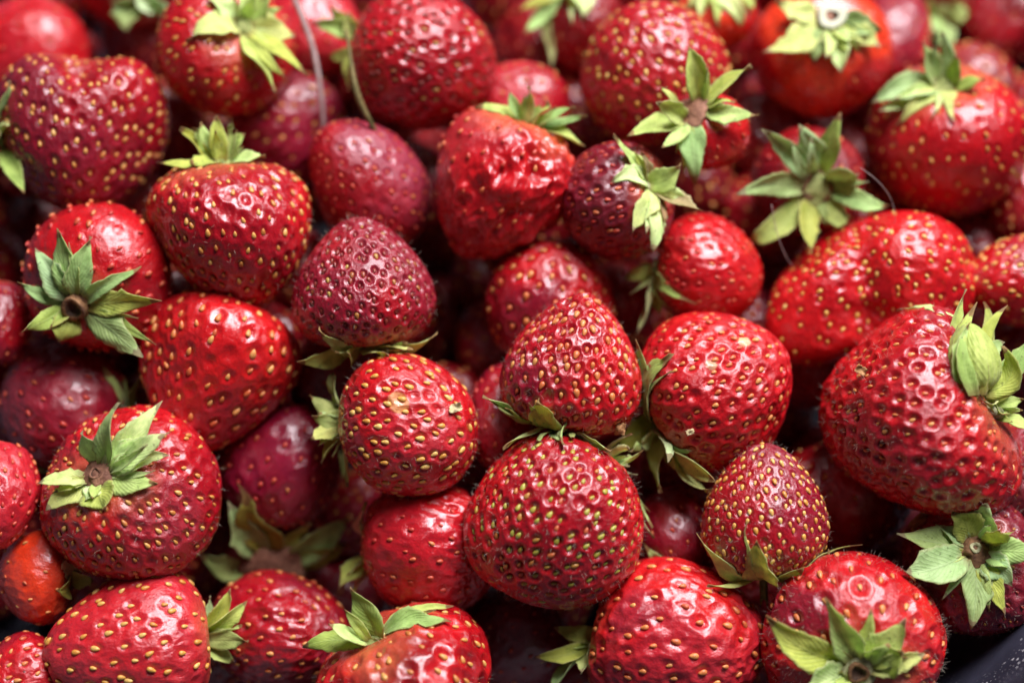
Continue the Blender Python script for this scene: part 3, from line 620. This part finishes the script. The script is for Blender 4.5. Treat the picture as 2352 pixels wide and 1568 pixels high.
def flesh(s, root):
    dirs, Q = cube_sphere(s['res'])
    cl = s['R'].T @ np.array([0, 0, 1.0])     # towards the viewer, local
    dirs = dirs + 0.30 * cl
    dirs = dirs / np.linalg.norm(dirs, axis=1)[:, None]
    P = shape(s, dirs)
    R0 = (s['L'] + s['W']) / 2
    sd = s['seed']
    if s['wr']:
        w1 = 1 - np.abs(noise(dirs * np.array([1, 1, 0.6]), 8.0, sd + 2)) * 1.2
        w2 = noise(dirs, 15.0, sd + 3)
        amt = smooth(-0.6, 0.9, noise(dirs, 2.2, sd + 4))
        w3 = 1 - np.abs(noise(dirs * np.array([1, 1, 0.5]), 21.0, sd + 10)) * 1.3
        w4 = 1 - np.abs(noise(dirs * np.array([1, 1, 0.7]), 36.0, sd + 11)) * 1.3
        P = P * (1 + (1.25 * s['wr'] * amt + 0.007) * (0.42 * w1 + 0.26 * w2 + 0.34 * w3 + 0.16 * w4))[:, None]
    N = vert_normals(P, Q)
    # seeds on a spiral lattice
    r = np.random.RandomState(sd)
    n = min(450, int(s['N'] * 1.62))
    v = (np.arange(n) + 0.5) / n
    ug = np.linspace(1, -1, 400)                     # even by real area, so tips are not crowded
    rg = np.sqrt(1 - ug * ug) * (1 + s['a'] * ug) * s['W'] * (0.5 + 0.5 * s['flat'])
    ar = (rg[1:] + rg[:-1]) / 2 * np.hypot(np.diff(rg), np.diff(ug) * s['L'])
    u = np.interp(v, np.concatenate([[0], np.cumsum(ar)]) / ar.sum(), ug)
    if s['tipdense']: u = u - s['tipdense'] * 0.5 * (1 - u * u)
    ang = np.arange(n) * 2.399963 + r.uniform(0, 6)
    sdirs = np.stack([np.sqrt(1 - u * u) * np.cos(ang), np.sqrt(1 - u * u) * np.sin(ang), u], 1)
    spacing = math.sqrt(4 * math.pi / n)
    sdirs = sdirs + r.normal(size=sdirs.shape) * spacing * 0.17
    sdirs /= np.linalg.norm(sdirs, axis=1)[:, None]
    keep = sdirs[:, 2] < 0.94
    sdirs = sdirs[keep]
    e = 0.01
    zt = np.array([0, 0, 1.0])
    east = np.cross(zt, sdirs); east /= np.linalg.norm(east, axis=1)[:, None] + 1e-9
    north = np.cross(sdirs, east)
    S0 = shape(s, sdirs)
    tE = shape(s, sdirs + east * e) - S0; tN = shape(s, sdirs + north * e) - S0
    sn = np.cross(tE, tN); sn /= np.linalg.norm(sn, axis=1)[:, None]
    tN /= np.linalg.norm(tN, axis=1)[:, None]; tE = np.cross(tN, sn)
    sp = spacing * R0
    a = 1.34 * s['pr'] * sp * 0.5
    D = (0.68 if s['pit'] > 0 else 1) * s['pit'] * R0 * r.uniform(0.75, 1.2, len(sdirs))
    size = a * r.uniform(0.82, 1.18, len(sdirs))
    best = np.full(len(P), 1e9); depthv = np.zeros(len(P))
    for i in range(0, len(P), 6000):
        dv = P[i:i + 6000, None, :] - (S0 + 0.12 * a * tN)[None]
        m_ = np.einsum('ijk,jk->ij', dv, tN) / 1.18
        x_ = np.einsum('ijk,jk->ij', dv, tE)
        z_ = np.einsum('ijk,jk->ij', dv, sn) * 0.5
        q_ = np.sqrt(m_ * m_ + x_ * x_ + z_ * z_) / size
        j = q_.argmin(1)
        best[i:i + 6000] = q_[np.arange(len(j)), j]; depthv[i:i + 6000] = D[j]
    pitf = 1 - smooth(0.10, 1.0, best)
    disp = -depthv * pitf + depthv * 0.20 * np.exp(-((best - 1.05) / 0.22) ** 2) + 0.12 * np.abs(depthv) * np.clip(best - 1, 0, 1.0)
    disp *= smooth(0.99, 0.90, dirs[:, 2])
    P = P + N * disp[:, None]
    # flesh colour: two tones in patches, marks, paler shoulder
    c0, c1 = np.array(s['c'][0]), np.array(s['c'][1])
    t = smooth(-0.5, 0.9, noise(dirs, 2.6, sd + 5) + 0.5 * noise(dirs, 6.0, sd + 6))
    C = c0[None] * (1 - t[:, None]) + c1[None] * t[:, None]
    for (px, py, pz, wid, pc) in s['patches']:
        b = s['R'].T @ unit((px, py, pz))
        dd = np.arccos(np.clip(dirs @ b, -1, 1)) / wid + 0.22 * noise(dirs, 7.0, sd + 9)
        f = smooth(1.15, 0.75 if wid > 0.3 else 0.9, dd)[:, None]
        C = C * (1 - f) + np.array(pc)[None] * f
    if s['pale']:
        f = smooth(1 - s['pale'] * 1.3, 1.0, dirs[:, 2] + 0.06 * noise(dirs, 9, sd + 8))[:, None] * 0.85
        C = C * (1 - f) + np.array((0.70, 0.16, 0.07))[None] * f
    else:
        f = smooth(0.74, 1.0, dirs[:, 2] + 0.06 * noise(dirs, 6, sd + 8))[:, None] * 0.55
        C = C * (1 - f) + np.array((0.66, 0.17, 0.08))[None] * f
    dl = np.clip(s['dull'] + 0.45 * smooth(0.0, 1.2, noise(dirs, 3.2, sd + 7)), 0, 1) * (1 - 0.5 * pitf)
    me = make_mesh('flesh', P * s['m'], Q)
    add_attr(me, 'flesh_color', C, 'FLOAT_COLOR')
    add_attr(me, 'dull', dl)
    o = link('flesh', me, root, FLESH)
    s['V'] = P * s['m']; s['Nn'] = vert_normals(P, Q); s['dirs'] = dirs
    # seeds facing away below the heap show nowhere and are left out
    face = (sn @ cl)
    sm = SEED_MESH[s['seeds']]
    hl = 0.82 * s['sl'] / 2 * s['m']
    seatd = np.maximum(D, -0.02 * R0)
    for k in range(len(sdirs)):
        if face[k] < -0.30 and s['key'] != 'fill': continue
        if s['key'] == 'fill' and face[k] < 0.15: continue
        if r.uniform() < 0.05: continue
        sc = hl * r.uniform(0.76, 1.14)
        p = (S0[k] - sn[k] * seatd[k]) * s['m'] + sn[k] * sc * (0.28 if s['pit'] > 0 else 0.15)
        tw = r.normal() * 0.22
        x = tE[k] * math.cos(tw) + tN[k] * math.sin(tw); y = np.cross(sn[k], x)
        so = bpy.data.objects.new('seed', sm)
        so.parent = o
        tl = r.normal() * 0.12
        y2 = unit(y + sn[k] * tl); z2 = np.cross(x, y2)
        M = np.eye(4); M[:3, 0] = x * sc * r.uniform(.88, 1.1); M[:3, 1] = y2 * sc; M[:3, 2] = z2 * sc; M[:3, 3] = p
        so.matrix_local = Matrix(M.tolist())
        COL.objects.link(so)
    # downy hairs
    if s['fuzz']:
        idx = r.choice(len(P), s['fuzz'] * 2)
        idx = idx[(s['Nn'][idx] @ cl) > -0.25][:s['fuzz']]
        HV, HF = [], []
        for j in idx:
            nrm = unit(s['Nn'][j] + r.normal(size=3) * 0.45)
            ln = r.uniform(0.0007, 0.0017); wd = 0.000020
            a_ = unit(np.cross(nrm, r.normal(size=3))); b_ = np.cross(nrm, a_)
            p0 = s['V'][j]; bend = a_ * ln * r.normal() * 0.3
            base = len(HV)
            for q_ in range(3):
                w_ = q_ * 2.094
                HV.append(p0 + (a_ * math.cos(w_) + b_ * math.sin(w_)) * wd)
            for q_ in range(3):
                w_ = q_ * 2.094
                HV.append(p0 + nrm * ln * 0.55 + bend * .4 + (a_ * math.cos(w_) + b_ * math.sin(w_)) * wd * .8)
            HV.append(p0 + nrm * ln + bend)
            for q_ in range(3):
                q2 = (q_ + 1) % 3
                HF += [(base + q_, base + q2, base + 3 + q2), (base + q_, base + 3 + q2, base + 3 + q_), (base + 3 + q_, base + 3 + q2, base + 6)]
        fz = link('fuzz', make_mesh('fuzz', HV, HF), o, FUZZ); fz['kind'] = 'stuff'
    # withered thread-like styles that cling to the seeds
    if s['threads']:
        cand = [k for k in range(len(sdirs)) if face[k] > 0.1]
        for k in r.choice(cand, min(s['threads'], len(cand)), replace=False):
            p0 = S0[k] * s['m']; h_ = s['sl'] * s['m']
            q1 = p0 + sn[k] * h_ * .5 + tN[k] * h_ * .45
            q2 = q1 + sn[k] * h_ * .25 + tE[k] * h_ * r.normal() * .7
            q3 = q2 + tE[k] * h_ * r.normal() * .5 - tN[k] * h_ * .3
            link('withered_style', tube([p0 + tN[k] * h_ * .3, q1, q2, q3], [2.6e-5, 2.6e-5, 2.4e-5, 1.5e-5], 4), o, PISTIL)
    return o

ROOTS = {}
for s in placed:
    root = link('strawberry', None)
    M = np.eye(4); M[:3, :3] = s['Rw']; M[:3, 3] = s['cw']
    root.matrix_world = Matrix(M.tolist())
    root.empty_display_size = 0.01
    root['label'] = s['label']; root['category'] = 'strawberry'; root['group'] = 'strawberries heaped in the bowl' if s['key'] != 'fill' else 'strawberries sunk in the gaps of the heap'
    s['root'] = root
    s['flesh'] = flesh(s, root)
    ROOTS[s['key']] = s
for s in placed:                       # trees to keep sepals out of the flesh
    st = 1 if len(s['V']) < 6000 else 3
    W_ = (s['V'] @ s['Rw'].T + s['cw'])[::st]; Nw = (s['Nn'] @ s['Rw'].T)[::st]
    kd = kdtree.KDTree(len(W_))
    for i, p in enumerate(W_): kd.insert(p, i)
    kd.balance()
    s['kd'], s['kw'], s['kn'] = kd, W_, Nw

def near_berries(p0, reach):
    return [s for s in placed if np.linalg.norm(p0 - s['cw']) < max(s['L'], s['W']) * max(1, s['flat']) * s['m'] * 1.25 + reach]

def push_out(pw, gap, near):
    for s in near:
        co, i, dist = s['kd'].find(pw)
        n = s['kn'][i]
        sdist = float((pw - s['kw'][i]) @ n)
        if sdist < gap and dist < 0.8 * max(s['L'], s['W']) * s['m']:
            pw = pw + n * (gap - sdist)
    return pw

# ------------------------------------------------------------------ calyx and sepals
def sepal_mesh(base, ctrl, tip, Nrm, w, r, thick=0.00014, avoid=True, ragged=0.0):
    nu, nv = 15, 8
    cup = r.uniform(-0.15, 0.60); roll = r.normal() * 0.40; curl = r.normal() * 0.15; wav = r.uniform(0, 6)
    L_ = np.linalg.norm(tip - base)
    side_bend = r.normal() * 0.05 * L_
    near = near_berries(base, L_ * 1.1) if avoid else []
    mids, sides, nors = [], [], []
    for i in range(nu + 1):
        t = i / nu
        p = (1 - t) ** 2 * base + 2 * t * (1 - t) * ctrl + t * t * tip
        tg = unit(2 * (1 - t) * (ctrl - base) + 2 * t * (tip - ctrl))
        n = Nrm - tg * (Nrm @ tg)
        if np.linalg.norm(n) < 0.15: n = np.cross(tg, np.array([0.3, 0.9, 0.1]))
        n = unit(n); sdv = np.cross(tg, n)
        ro = roll * t
        n, sdv = n * math.cos(ro) + sdv * math.sin(ro), sdv * math.cos(ro) - n * math.sin(ro)
        p = p + n * (curl * L_ * t ** 3) + sdv * side_bend * math.sin(t * 3.1)
        mids.append(p); sides.append(sdv); nors.append(n)
    if avoid:
        mids = [push_out(p, 0.0005 + 0.0006 * i / nu, near) if i > 1 else p for i, p in enumerate(mids)]
        for _ in range(2):
            mids = [mids[0]] + [0.25 * mids[i - 1] + 0.5 * mids[i] + 0.25 * mids[i + 1] for i in range(1, nu)] + [mids[-1]]
    skew = r.uniform(0.30, 0.44)
    V, al, ac, sd = [], [], [], []
    tooth = r.uniform(0.45, 0.8); toothside = r.choice([-1, 1]); toothamt = r.choice([0, 0.25, 0.4])
    for layer in (0, 1):
        for i in range(nu + 1):
            t = i / nu
            if t < skew: prof = 0.50 + 0.50 * math.sin(t / skew * math.pi / 2)
            else: prof = max(0.0, 1 - ((t - skew) / (1 - skew)) ** 1.30)
            prof = max(prof, 0.015)
            for j in range(nv + 1):
                c = -1 + 2 * j / nv
                k = prof
                if abs(c) > 0.99: k *= 1 + ragged * r.normal() * 0.5 + 0.035 * math.sin(t * 40 + wav)
                if toothamt and c * toothside > 0.6: k *= 1 + toothamt * math.exp(-((t - tooth) / 0.05) ** 2)
                off = sides[i] * (c * w * 0.5 * k)
                off = off + nors[i] * (w * 0.5 * k * (cup * c * c - 0.10 * math.exp(-(c / 0.16) ** 2)) + 0.11 * w * c * math.sin(t * 7 + wav) * t + 0.03 * w * math.sin(c * 5 + t * 9 + wav) * prof)
                p = mids[i] + off
                if layer == 0 and avoid and i > 1: p = push_out(p, 0.0004, near)
                V.append(p); al.append(t); ac.append(c); sd.append(layer)
    V = np.array(V); half = len(V) // 2
    V[half:] = V[:half]
    G = V[:half].reshape(nu + 1, nv + 1, 3)
    gu = np.gradient(G, axis=0); gv = np.gradient(G, axis=1)
    nn = np.cross(gu, gv).reshape(-1, 3); nn /= np.linalg.norm(nn, axis=1)[:, None] + 1e-15
    if (nn.mean(0) @ Nrm) < 0: nn = -nn; flip = True
    else: flip = False
    V[half:] -= nn * thick
    F = []
    idx = lambda l, i, j: l * half + i * (nv + 1) + j
    for i in range(nu):
        for j in range(nv):
            q = (idx(0, i, j), idx(0, i + 1, j), idx(0, i + 1, j + 1), idx(0, i, j + 1))
            b = (idx(1, i, j), idx(1, i, j + 1), idx(1, i + 1, j + 1), idx(1, i + 1, j))
            F += [q[::-1], b[::-1]] if flip else [q, b]
    for i in range(nu):
        for j, rv in ((0, False), (nv, True)):
            q = (idx(0, i, j), idx(1, i, j), idx(1, i + 1, j), idx(0, i + 1, j))
            F.append(q[::-1] if rv != flip else q)
    for j in range(nv):
        F.append((idx(0, nu, j), idx(0, nu, j + 1), idx(1, nu, j + 1), idx(1, nu, j)))
    return V, np.array(F), al, ac, sd

def add_sepal(parent, inv, base, ctrl, tip, Nrm, w, kind, r, **kw):
    V, F, al, ac, sd = sepal_mesh(base, ctrl, tip, Nrm, w, r, ragged=0.16 if kind in ('dry', 'pale') else 0.07, **kw)
    Vl = (V - inv[1]) @ inv[0]
    me = make_mesh('sepal', Vl, F)
    add_attr(me, 'along', al); add_attr(me, 'across', ac); add_attr(me, 'side', sd)
    return link('sepal', me, parent, SEPM[kind])

def core_mesh(rad, r):
    """knobbly receptacle disc the sepals grow from"""
    d, q = cube_sphere(8)
    V = d * np.array([rad, rad, rad * 0.42])
    V *= (1 + 0.10 * noise(d, 6, r.randint(1, 999)) + 0.05 * noise(d, 14, r.randint(1, 999)))[:, None]
    return V, q

def stub_mesh(rad, h, r, thick=False):
    prof = [(1.15, -0.3), (1.02, 0.15), (0.98, 0.7), (1.04, 0.95), (0.92, 1.04), (0.66, 0.98), (0.52, 0.70), (0.40, 0.45), (0.0, 0.40)]
    if thick: prof = [(1.0, -0.3), (0.95, 0.3), (0.98, 0.8), (0.95, 0.98), (0.75, 1.03), (0.45, 0.96), (0.34, 0.75), (0.28, 0.5), (0.0, 0.45)]
    sides = 16; V, F = [], []
    for (pr_, pz) in prof:
        for k in range(sides):
            w = 2 * math.pi * k / sides
            jit = 1 + 0.09 * math.sin(3 * w + rad * 9e4) + r.normal() * 0.04
            V.append((pr_ * rad * jit * math.cos(w), pr_ * rad * jit * math.sin(w), pz * h * (1 + (0.14 * math.sin(2 * w + 1) + r.normal() * .04) * (pz > .6))))
    for i in range(len(prof) - 1):
        for k in range(sides):
            q = (k + 1) % sides
            F.append((i * sides + k, i * sides + q, (i + 1) * sides + q, (i + 1) * sides + k))
    me = make_mesh('stem_stub', V, F)
    return me, len(prof), sides

for s in placed:
    if not s['core']: continue
    r = np.random.RandomState(s['seed'] + 31)
    ck, crad = s['core']
    pole = shape(s, np.array([[0, 0, 1.0]]))[0] * s['m']
    cr = crad * s['m']
    V, q = core_mesh(cr, r)
    co = link('calyx', make_mesh('calyx', V + pole + np.array([0, 0, cr * 0.12]), q), s['root'], COREM[ck])
    C = s['cw'] + s['Rw'] @ (pole + np.array([0, 0, cr * 0.2]))
    A = s['Rw'][:, 2]
    if s['stub']:
        sk, sr, sh = s['stub']
        me, npf, sides = stub_mesh(sr * s['m'], sh * s['m'], r, sk in ('white', 'tuft'))
        me.materials.append(COREM[sk]); me.materials.append(HOLE)
        mi = np.zeros(len(me.polygons), np.int32); mi[5 * sides:] = 1
        if sk != 'tuft': me.polygons.foreach_set('material_index', mi)
        so = link('stem_stub', me, co)
        so.location = Vector(pole + np.array([0, 0, cr * 0.30]))
    cdepth = depth_of(C); cx, cy = project(C)
    full = sorted(s['sep'], key=lambda q: math.atan2(q[1] - cy, q[0] - cx))
    bracts = []
    for p0, p1 in zip(full, full[1:]):
        a0, a1 = math.atan2(p0[1] - cy, p0[0] - cx), math.atan2(p1[1] - cy, p1[0] - cx)
        if a1 - a0 < 1.5 and r.uniform() < 0.75:
            am = a0 + (a1 - a0) * r.uniform(0.35, 0.65)
            ln = r.uniform(0.62, 0.88) * 0.5 * (math.hypot(p0[0] - cx, p0[1] - cy) + math.hypot(p1[0] - cx, p1[1] - cy))
            bracts.append((cx + ln * math.cos(am), cy + ln * math.sin(am), r.uniform(0.42, 0.62) * min(p0[2], p1[2]), 0.5 * (p0[3] + p1[3]) + r.uniform(-2.0, 1.5), p0[4] if p0[4] != 'pink' else 'olive'))
    for (tx, ty, w, lift, kind) in list(s['sep']) + bracts:
        tip = unproject(tx, ty, cdepth - lift / 1000)
        dirv = tip - C
        rad = dirv - A * (dirv @ A)
        Ln = np.linalg.norm(dirv)
        rad_u = unit(rad) if np.linalg.norm(rad) > 1e-4 else unit(dirv)
        base = C + rad_u * min(cr * 0.72, Ln * 0.3)
        toward = CR[:, 2]
        up = unit(A * 0.6 + toward * 0.55)
        ctrl = 0.5 * (base + tip) + up * Ln * r.uniform(0.04, 0.22)
        Nn = unit(A * 0.7 + toward * 0.5 + r.normal(size=3) * 0.18)
        add_sepal(co, (s['Rw'], s['cw']), base, ctrl, tip, Nn, 0.96 * w * s['m'], kind, r)

# ------------------------------------------------------------------ unripe green bud on the large berry
bb = ROOTS['big_bumpy']
bdepth = depth_of(bb['cw']) - 0.014
def at(x, y, dz=0.0): return unproject(x, y, bdepth - dz)
bm = bdepth * KPX
bud = link('strawberry_bud', None)
base_c, top_c = at(2232, 905), at(2226, 742, 0.002)
ax = unit(top_c - base_c); back = unit(CR[:, 2] - ax * (CR[:, 2] @ ax)); sidev = np.cross(back, ax)
RB = np.stack([sidev, back, ax], 1)
Mb = np.eye(4); Mb[:3, :3] = RB; Mb[:3, 3] = base_c
bud.matrix_world = Matrix(Mb.tolist()); bud.empty_display_size = 0.01
bud['label'] = 'closed green strawberry bud with upright sepals standing on the very large knobbly strawberry'; bud['category'] = 'flower bud'
HB = np.linalg.norm(top_c - base_c)
d, q = cube_sphere(30)
ang = np.arctan2(d[:, 1], d[:, 0]); u = d[:, 2]
rib = np.abs(np.sin(ang * 2.5 + 0.5 * u)) ** 0.6
V = np.stack([d[:, 0], d[:, 1], u], 1)
fat = 66 * bm * (1 - 0.34 * u) * (0.86 + 0.14 * rib) * (1 + 0.02 * np.sin(ang * 22))
V = np.stack([d[:, 0] * fat, d[:, 1] * fat, (u * 0.5 + 0.5) * HB], 1)
me = make_mesh('pod', V, q)
add_attr(me, 'along', 0.30 + 0.55 * (u * .5 + .5)); add_attr(me, 'across', ((ang * 2.5 + 0.5 * u) % math.pi) / math.pi * 1.7 - 0.85); add_attr(me, 'side', np.zeros(len(V)))
link('pod', me, bud, SEPM['lime'])
rb = np.random.RandomState(77)
for (bx, by, mx_, my_, tx, ty, w, dz, kind) in (
        (2206, 900, 2150, 800, 2247, 690, 62, 0.001, 'lime'), (2200, 880, 2172, 770, 2218, 664, 40, -0.004, 'lime'),
        (2255, 895, 2262, 770, 2316, 696, 44, -0.006, 'lime'), (2262, 880, 2270, 760, 2290, 688, 34, -0.008, 'olive'),
        (2262, 900, 2352, 880, 2318, 790, 66, 0.0, 'lime'), (2270, 890, 2345, 830, 2400, 742, 56, -0.004, 'fresh'), (2262, 870, 2272, 790, 2310, 782, 50, -0.003, 'blue'),
        (2250, 905, 2266, 800, 2246, 752, 58, 0.0048, 'lime'), (2216, 905, 2196, 800, 2214, 750, 54, 0.0046, 'lime'), (2236, 908, 2232, 800, 2230, 746, 44, 0.0060, 'fresh')):
    hug = dz > 0.004
    add_sepal(bud, (RB, base_c), at(bx, by, dz), at(mx_, my_, dz + 0.001), at(tx, ty, dz if not hug else 0.002), unit(CR[:, 2] + rb.normal(size=3) * 0.15 + (0 if hug else 1) * 0.5 * CR[:, 0] * np.sign(2230 - tx)), w * bm, kind, rb, avoid=False)
tb = tube([(np.array(p) - base_c) @ RB for p in (at(2228, 900), at(2245, 925, 0.001), at(2275, 945, -0.001), at(2300, 950, -0.006))], [20 * bm, 16 * bm, 15 * bm, 14 * bm], 12)
link('peduncle', tb, bud, COREM['tuft'])

# ------------------------------------------------------------------ stray stalks, stems and fibres
def strand(name, pts, radii, mat, label, cat, sides=8, sub=5):
    P = []
    n = len(pts)
    W_ = [unproject(x, y, dpt) for (x, y, dpt) in pts]
    RR = []
    for i in range(n - 1):                      # smooth curve through the measured points
        p0, p1, p2, p3 = W_[max(i - 1, 0)], W_[i], W_[i + 1], W_[min(i + 2, n - 1)]
        for k in range(sub):
            t = k / sub
            P.append(0.5 * ((2 * p1) + (p2 - p0) * t + (2 * p0 - 5 * p1 + 4 * p2 - p3) * t * t + (3 * p1 - p0 - 3 * p2 + p3) * t ** 3))
            RR.append((radii[i] * (1 - t) + radii[i + 1] * t) * D0 * KPX)
    P.append(W_[-1]); RR.append(radii[-1] * D0 * KPX)
    o0 = W_[0]
    o = link(name, tube([p - o0 for p in P], RR, sides), None, mat)
    o.location = o0
    o['label'] = label; o['category'] = cat
    return o

def front_of(x, y, gap=0.002):
    """depth just in front of whatever berry covers this pixel"""
    best = 9
    o = CP; dv = unproject(x, y, 1.0) - CP
    for s in placed:
        q = (s['kw'] - o) @ CR
        dz = -q[:, 2]
        px = q[:, 0] / dz / KPX + FW / 2; py = FH / 2 - q[:, 1] / dz / KPX
        near = (px - x) ** 2 + (py - y) ** 2 < 14 ** 2
        if near.any(): best = min(best, dz[near].min())
    return (best if best < 9 else surf_depth(y) + 0.03) - gap

fd = front_of(712, 100, 0.006)
stalk = strand('dry_stalk', [(660, -40, fd), (690, 30, fd), (718, 110, fd), (735, 200, fd + .001), (742, 280, fd + .003), (740, 345, fd + .006)], [9, 8, 7.5, 6.5, 6, 4], STALK, 'thin greyish pink dry stalk lying across the rosy blurred strawberries', 'stalk')
strand('dry_stalk', [(741, 330, fd + .007), (770, 300, fd + .010), (812, 262, fd + .012)], [5, 4.5, 3], STALK, 'short grey twig end forking off beside the thin dry stalk', 'stalk')
fd2 = front_of(860, 300, 0.002)
strand('green_stem', [(795, 70, fd2 + .004), (806, 140, fd2 + .001), (815, 195, fd2), (828, 238, fd2 + .001), (852, 284, fd2 + .003), (884, 336, fd2 + .007)], [3, 5, 8, 9, 6, 4], STEMB, 'bent olive brown stem hanging beside the round crimson strawberry with dark seeds', 'stem')
fd3 = front_of(800, 1100, 0.003)
strand('green_stem', [(780, 1040, fd3 + .006), (796, 1105, fd3 + .006), (812, 1165, fd3 + .006), (806, 1215, fd3 + .008)], [7, 8, 8, 6], STEMG, 'slender yellow green stem running down from the crumpled sepals of the round strawberry', 'stem')
fd4 = surf_depth(430) + .004
strand('fine_fibre', [(1975, 385, fd4), (2015, 415, fd4), (2045, 455, fd4 + .002), (2056, 500, fd4 + .004), (2050, 540, fd4 + .006)], [.8, .8, .8, .7, .5], STALK, 'hair thin grey fibre curling beside the broad golden seeded strawberry', 'fibre', 5)
strand('fine_fibre', [(1772, 470, fd4 + .004), (1786, 540, fd4 + .006), (1806, 590, fd4 + .008), (1822, 612, fd4 + .01)], [.8, .8, .7, .5], STALK, 'hair thin pale fibre in the gap beside the kidney shaped strawberry', 'fibre', 5)

# ------------------------------------------------------------------ dried scraps caught on the berries
def scrap(x, y, rx, ry, mat, label, seed):
    r = np.random.RandomState(seed)
    dp = front_of(x, y, 0.0006)
    m_ = dp * KPX
    n = 9
    g = np.linspace(-1, 1, n)
    A, B_ = np.meshgrid(g, g, indexing='ij')
    rr = np.hypot(A, B_)
    P = np.stack([A.ravel(), B_.ravel(), np.zeros(n * n)], 1)
    P[:, :2] *= (1 - 0.30 * np.clip(rr.ravel() - 0.9, 0, 1))[:, None] * (1 + r.normal(size=(n * n, 1)) * 0.10)
    P[:, 2] = 0.35 * noise(P * 2.0, 1.6, 4000 + seed) + 0.15 * noise(P * 2.0, 4.0, 4100 + seed)
    P = P * np.array([rx, ry, 0.5 * (rx + ry)]) * m_
    w = r.uniform(0, 3.1)
    P[:, :2] = P[:, :2] @ np.array([[math.cos(w), -math.sin(w)], [math.sin(w), math.cos(w)]])
    F = []
    k = n * n
    for i in range(n - 1):
        for j in range(n - 1):
            a_ = i * n + j
            F += [(a_, a_ + n, a_ + n + 1, a_ + 1), (k + a_, k + a_ + 1, k + a_ + n + 1, k + a_ + n)]
    ring = [j for j in range(n)] + [i * n + n - 1 for i in range(1, n)] + [(n - 1) * n + j for j in range(n - 2, -1, -1)] + [i * n for i in range(n - 2, 0, -1)]
    for q in range(len(ring)):
        b0, b1 = ring[q], ring[(q + 1) % len(ring)]
        F.append((b0, b1, k + b1, k + b0))
    V = np.concatenate([P, P - np.array([0, 0, 0.00012])])
    o = link('dried_scrap', make_mesh('dried_scrap', V, F), None, mat)
    M = np.eye(4); M[:3, :3] = CR; M[:3, 3] = unproject(x, y, dp)
    o.matrix_world = Matrix(M.tolist())
    o['label'] = label; o['category'] = 'plant scrap'
SCRAPB = fibre_material('scrap_brown', (0.22, 0.09, 0.03), (0.50, 0.26, 0.10), 900)
SCRAPC = fibre_material('scrap_cream', (0.52, 0.40, 0.18), (0.72, 0.62, 0.36), 900)
scrap(1046, 936, 16, 11, SCRAPC, 'cream dry flake stuck on the round yellow seeded strawberry', 1)
scrap(2112, 1192, 34, 13, SCRAPB, 'crumpled rust brown leaf scrap beside the broad green star with pale tuft', 2)
scrap(1978, 850, 13, 11, SCRAPB, 'tiny orange brown shred on the very large knobbly strawberry', 3)
scrap(330, 962, 18, 10, SCRAPC, 'pale dry shred at the edge of the ragged light green cap', 4)
scrap(1585, 992, 10, 7, SCRAPC, 'whitish speck on the folded sepal of the cream scarred strawberry', 5)
scrap(1425, 985, 15, 12, SCRAPB, 'curled brown flake above the lime seeded strawberry', 6)

# ------------------------------------------------------------------ the bowl
bowl_c = np.array([-0.012, 0.040, 0.0])
prof = [(0.0, 0.004), (0.085, 0.004), (0.108, 0.010), (0.124, 0.024), (0.134, 0.044), (0.141, 0.064), (0.147, 0.084), (0.1505, 0.096), (0.153, 0.0995), (0.1565, 0.099), (0.158, 0.095), (0.156, 0.091), (0.152, 0.088), (0.147, 0.064), (0.139, 0.040), (0.127, 0.018), (0.110, 0.004), (0.088, -0.001), (0.0, -0.001)]
sides = 96; V, F = [], []
for (rr, zz) in prof:
    rr *= 1.045
    for k in range(sides):
        w = 2 * math.pi * k / sides
        V.append((rr * math.cos(w), rr * math.sin(w), zz))
for i in range(len(prof) - 1):
    for k in range(sides):
        qk = (k + 1) % sides
        F.append((i * sides + k, i * sides + qk, (i + 1) * sides + qk, (i + 1) * sides + k))
bme = make_mesh('bowl', V, F)
bowl = link('bowl', bme, None, ENAMEL)
bowl.location = Vector(bowl_c)
bowl['label'] = 'dark navy enamel bowl with white specks holding the strawberries'; bowl['category'] = 'bowl'

for s in SPEC:
    print('BERRY %-16s ok=%s push=%.1fmm' % (s['key'], s['ok'], (s['depth'] - surf_depth(s['y']) - min(s['L'], s['W']) * KPX * D0) * 1000 - s['off']))
print('fillers', len(FILL), 'objects', len(bpy.data.objects), 'tris', sum(len(m.loops) - 2 * len(m.polygons) for m in bpy.data.meshes))
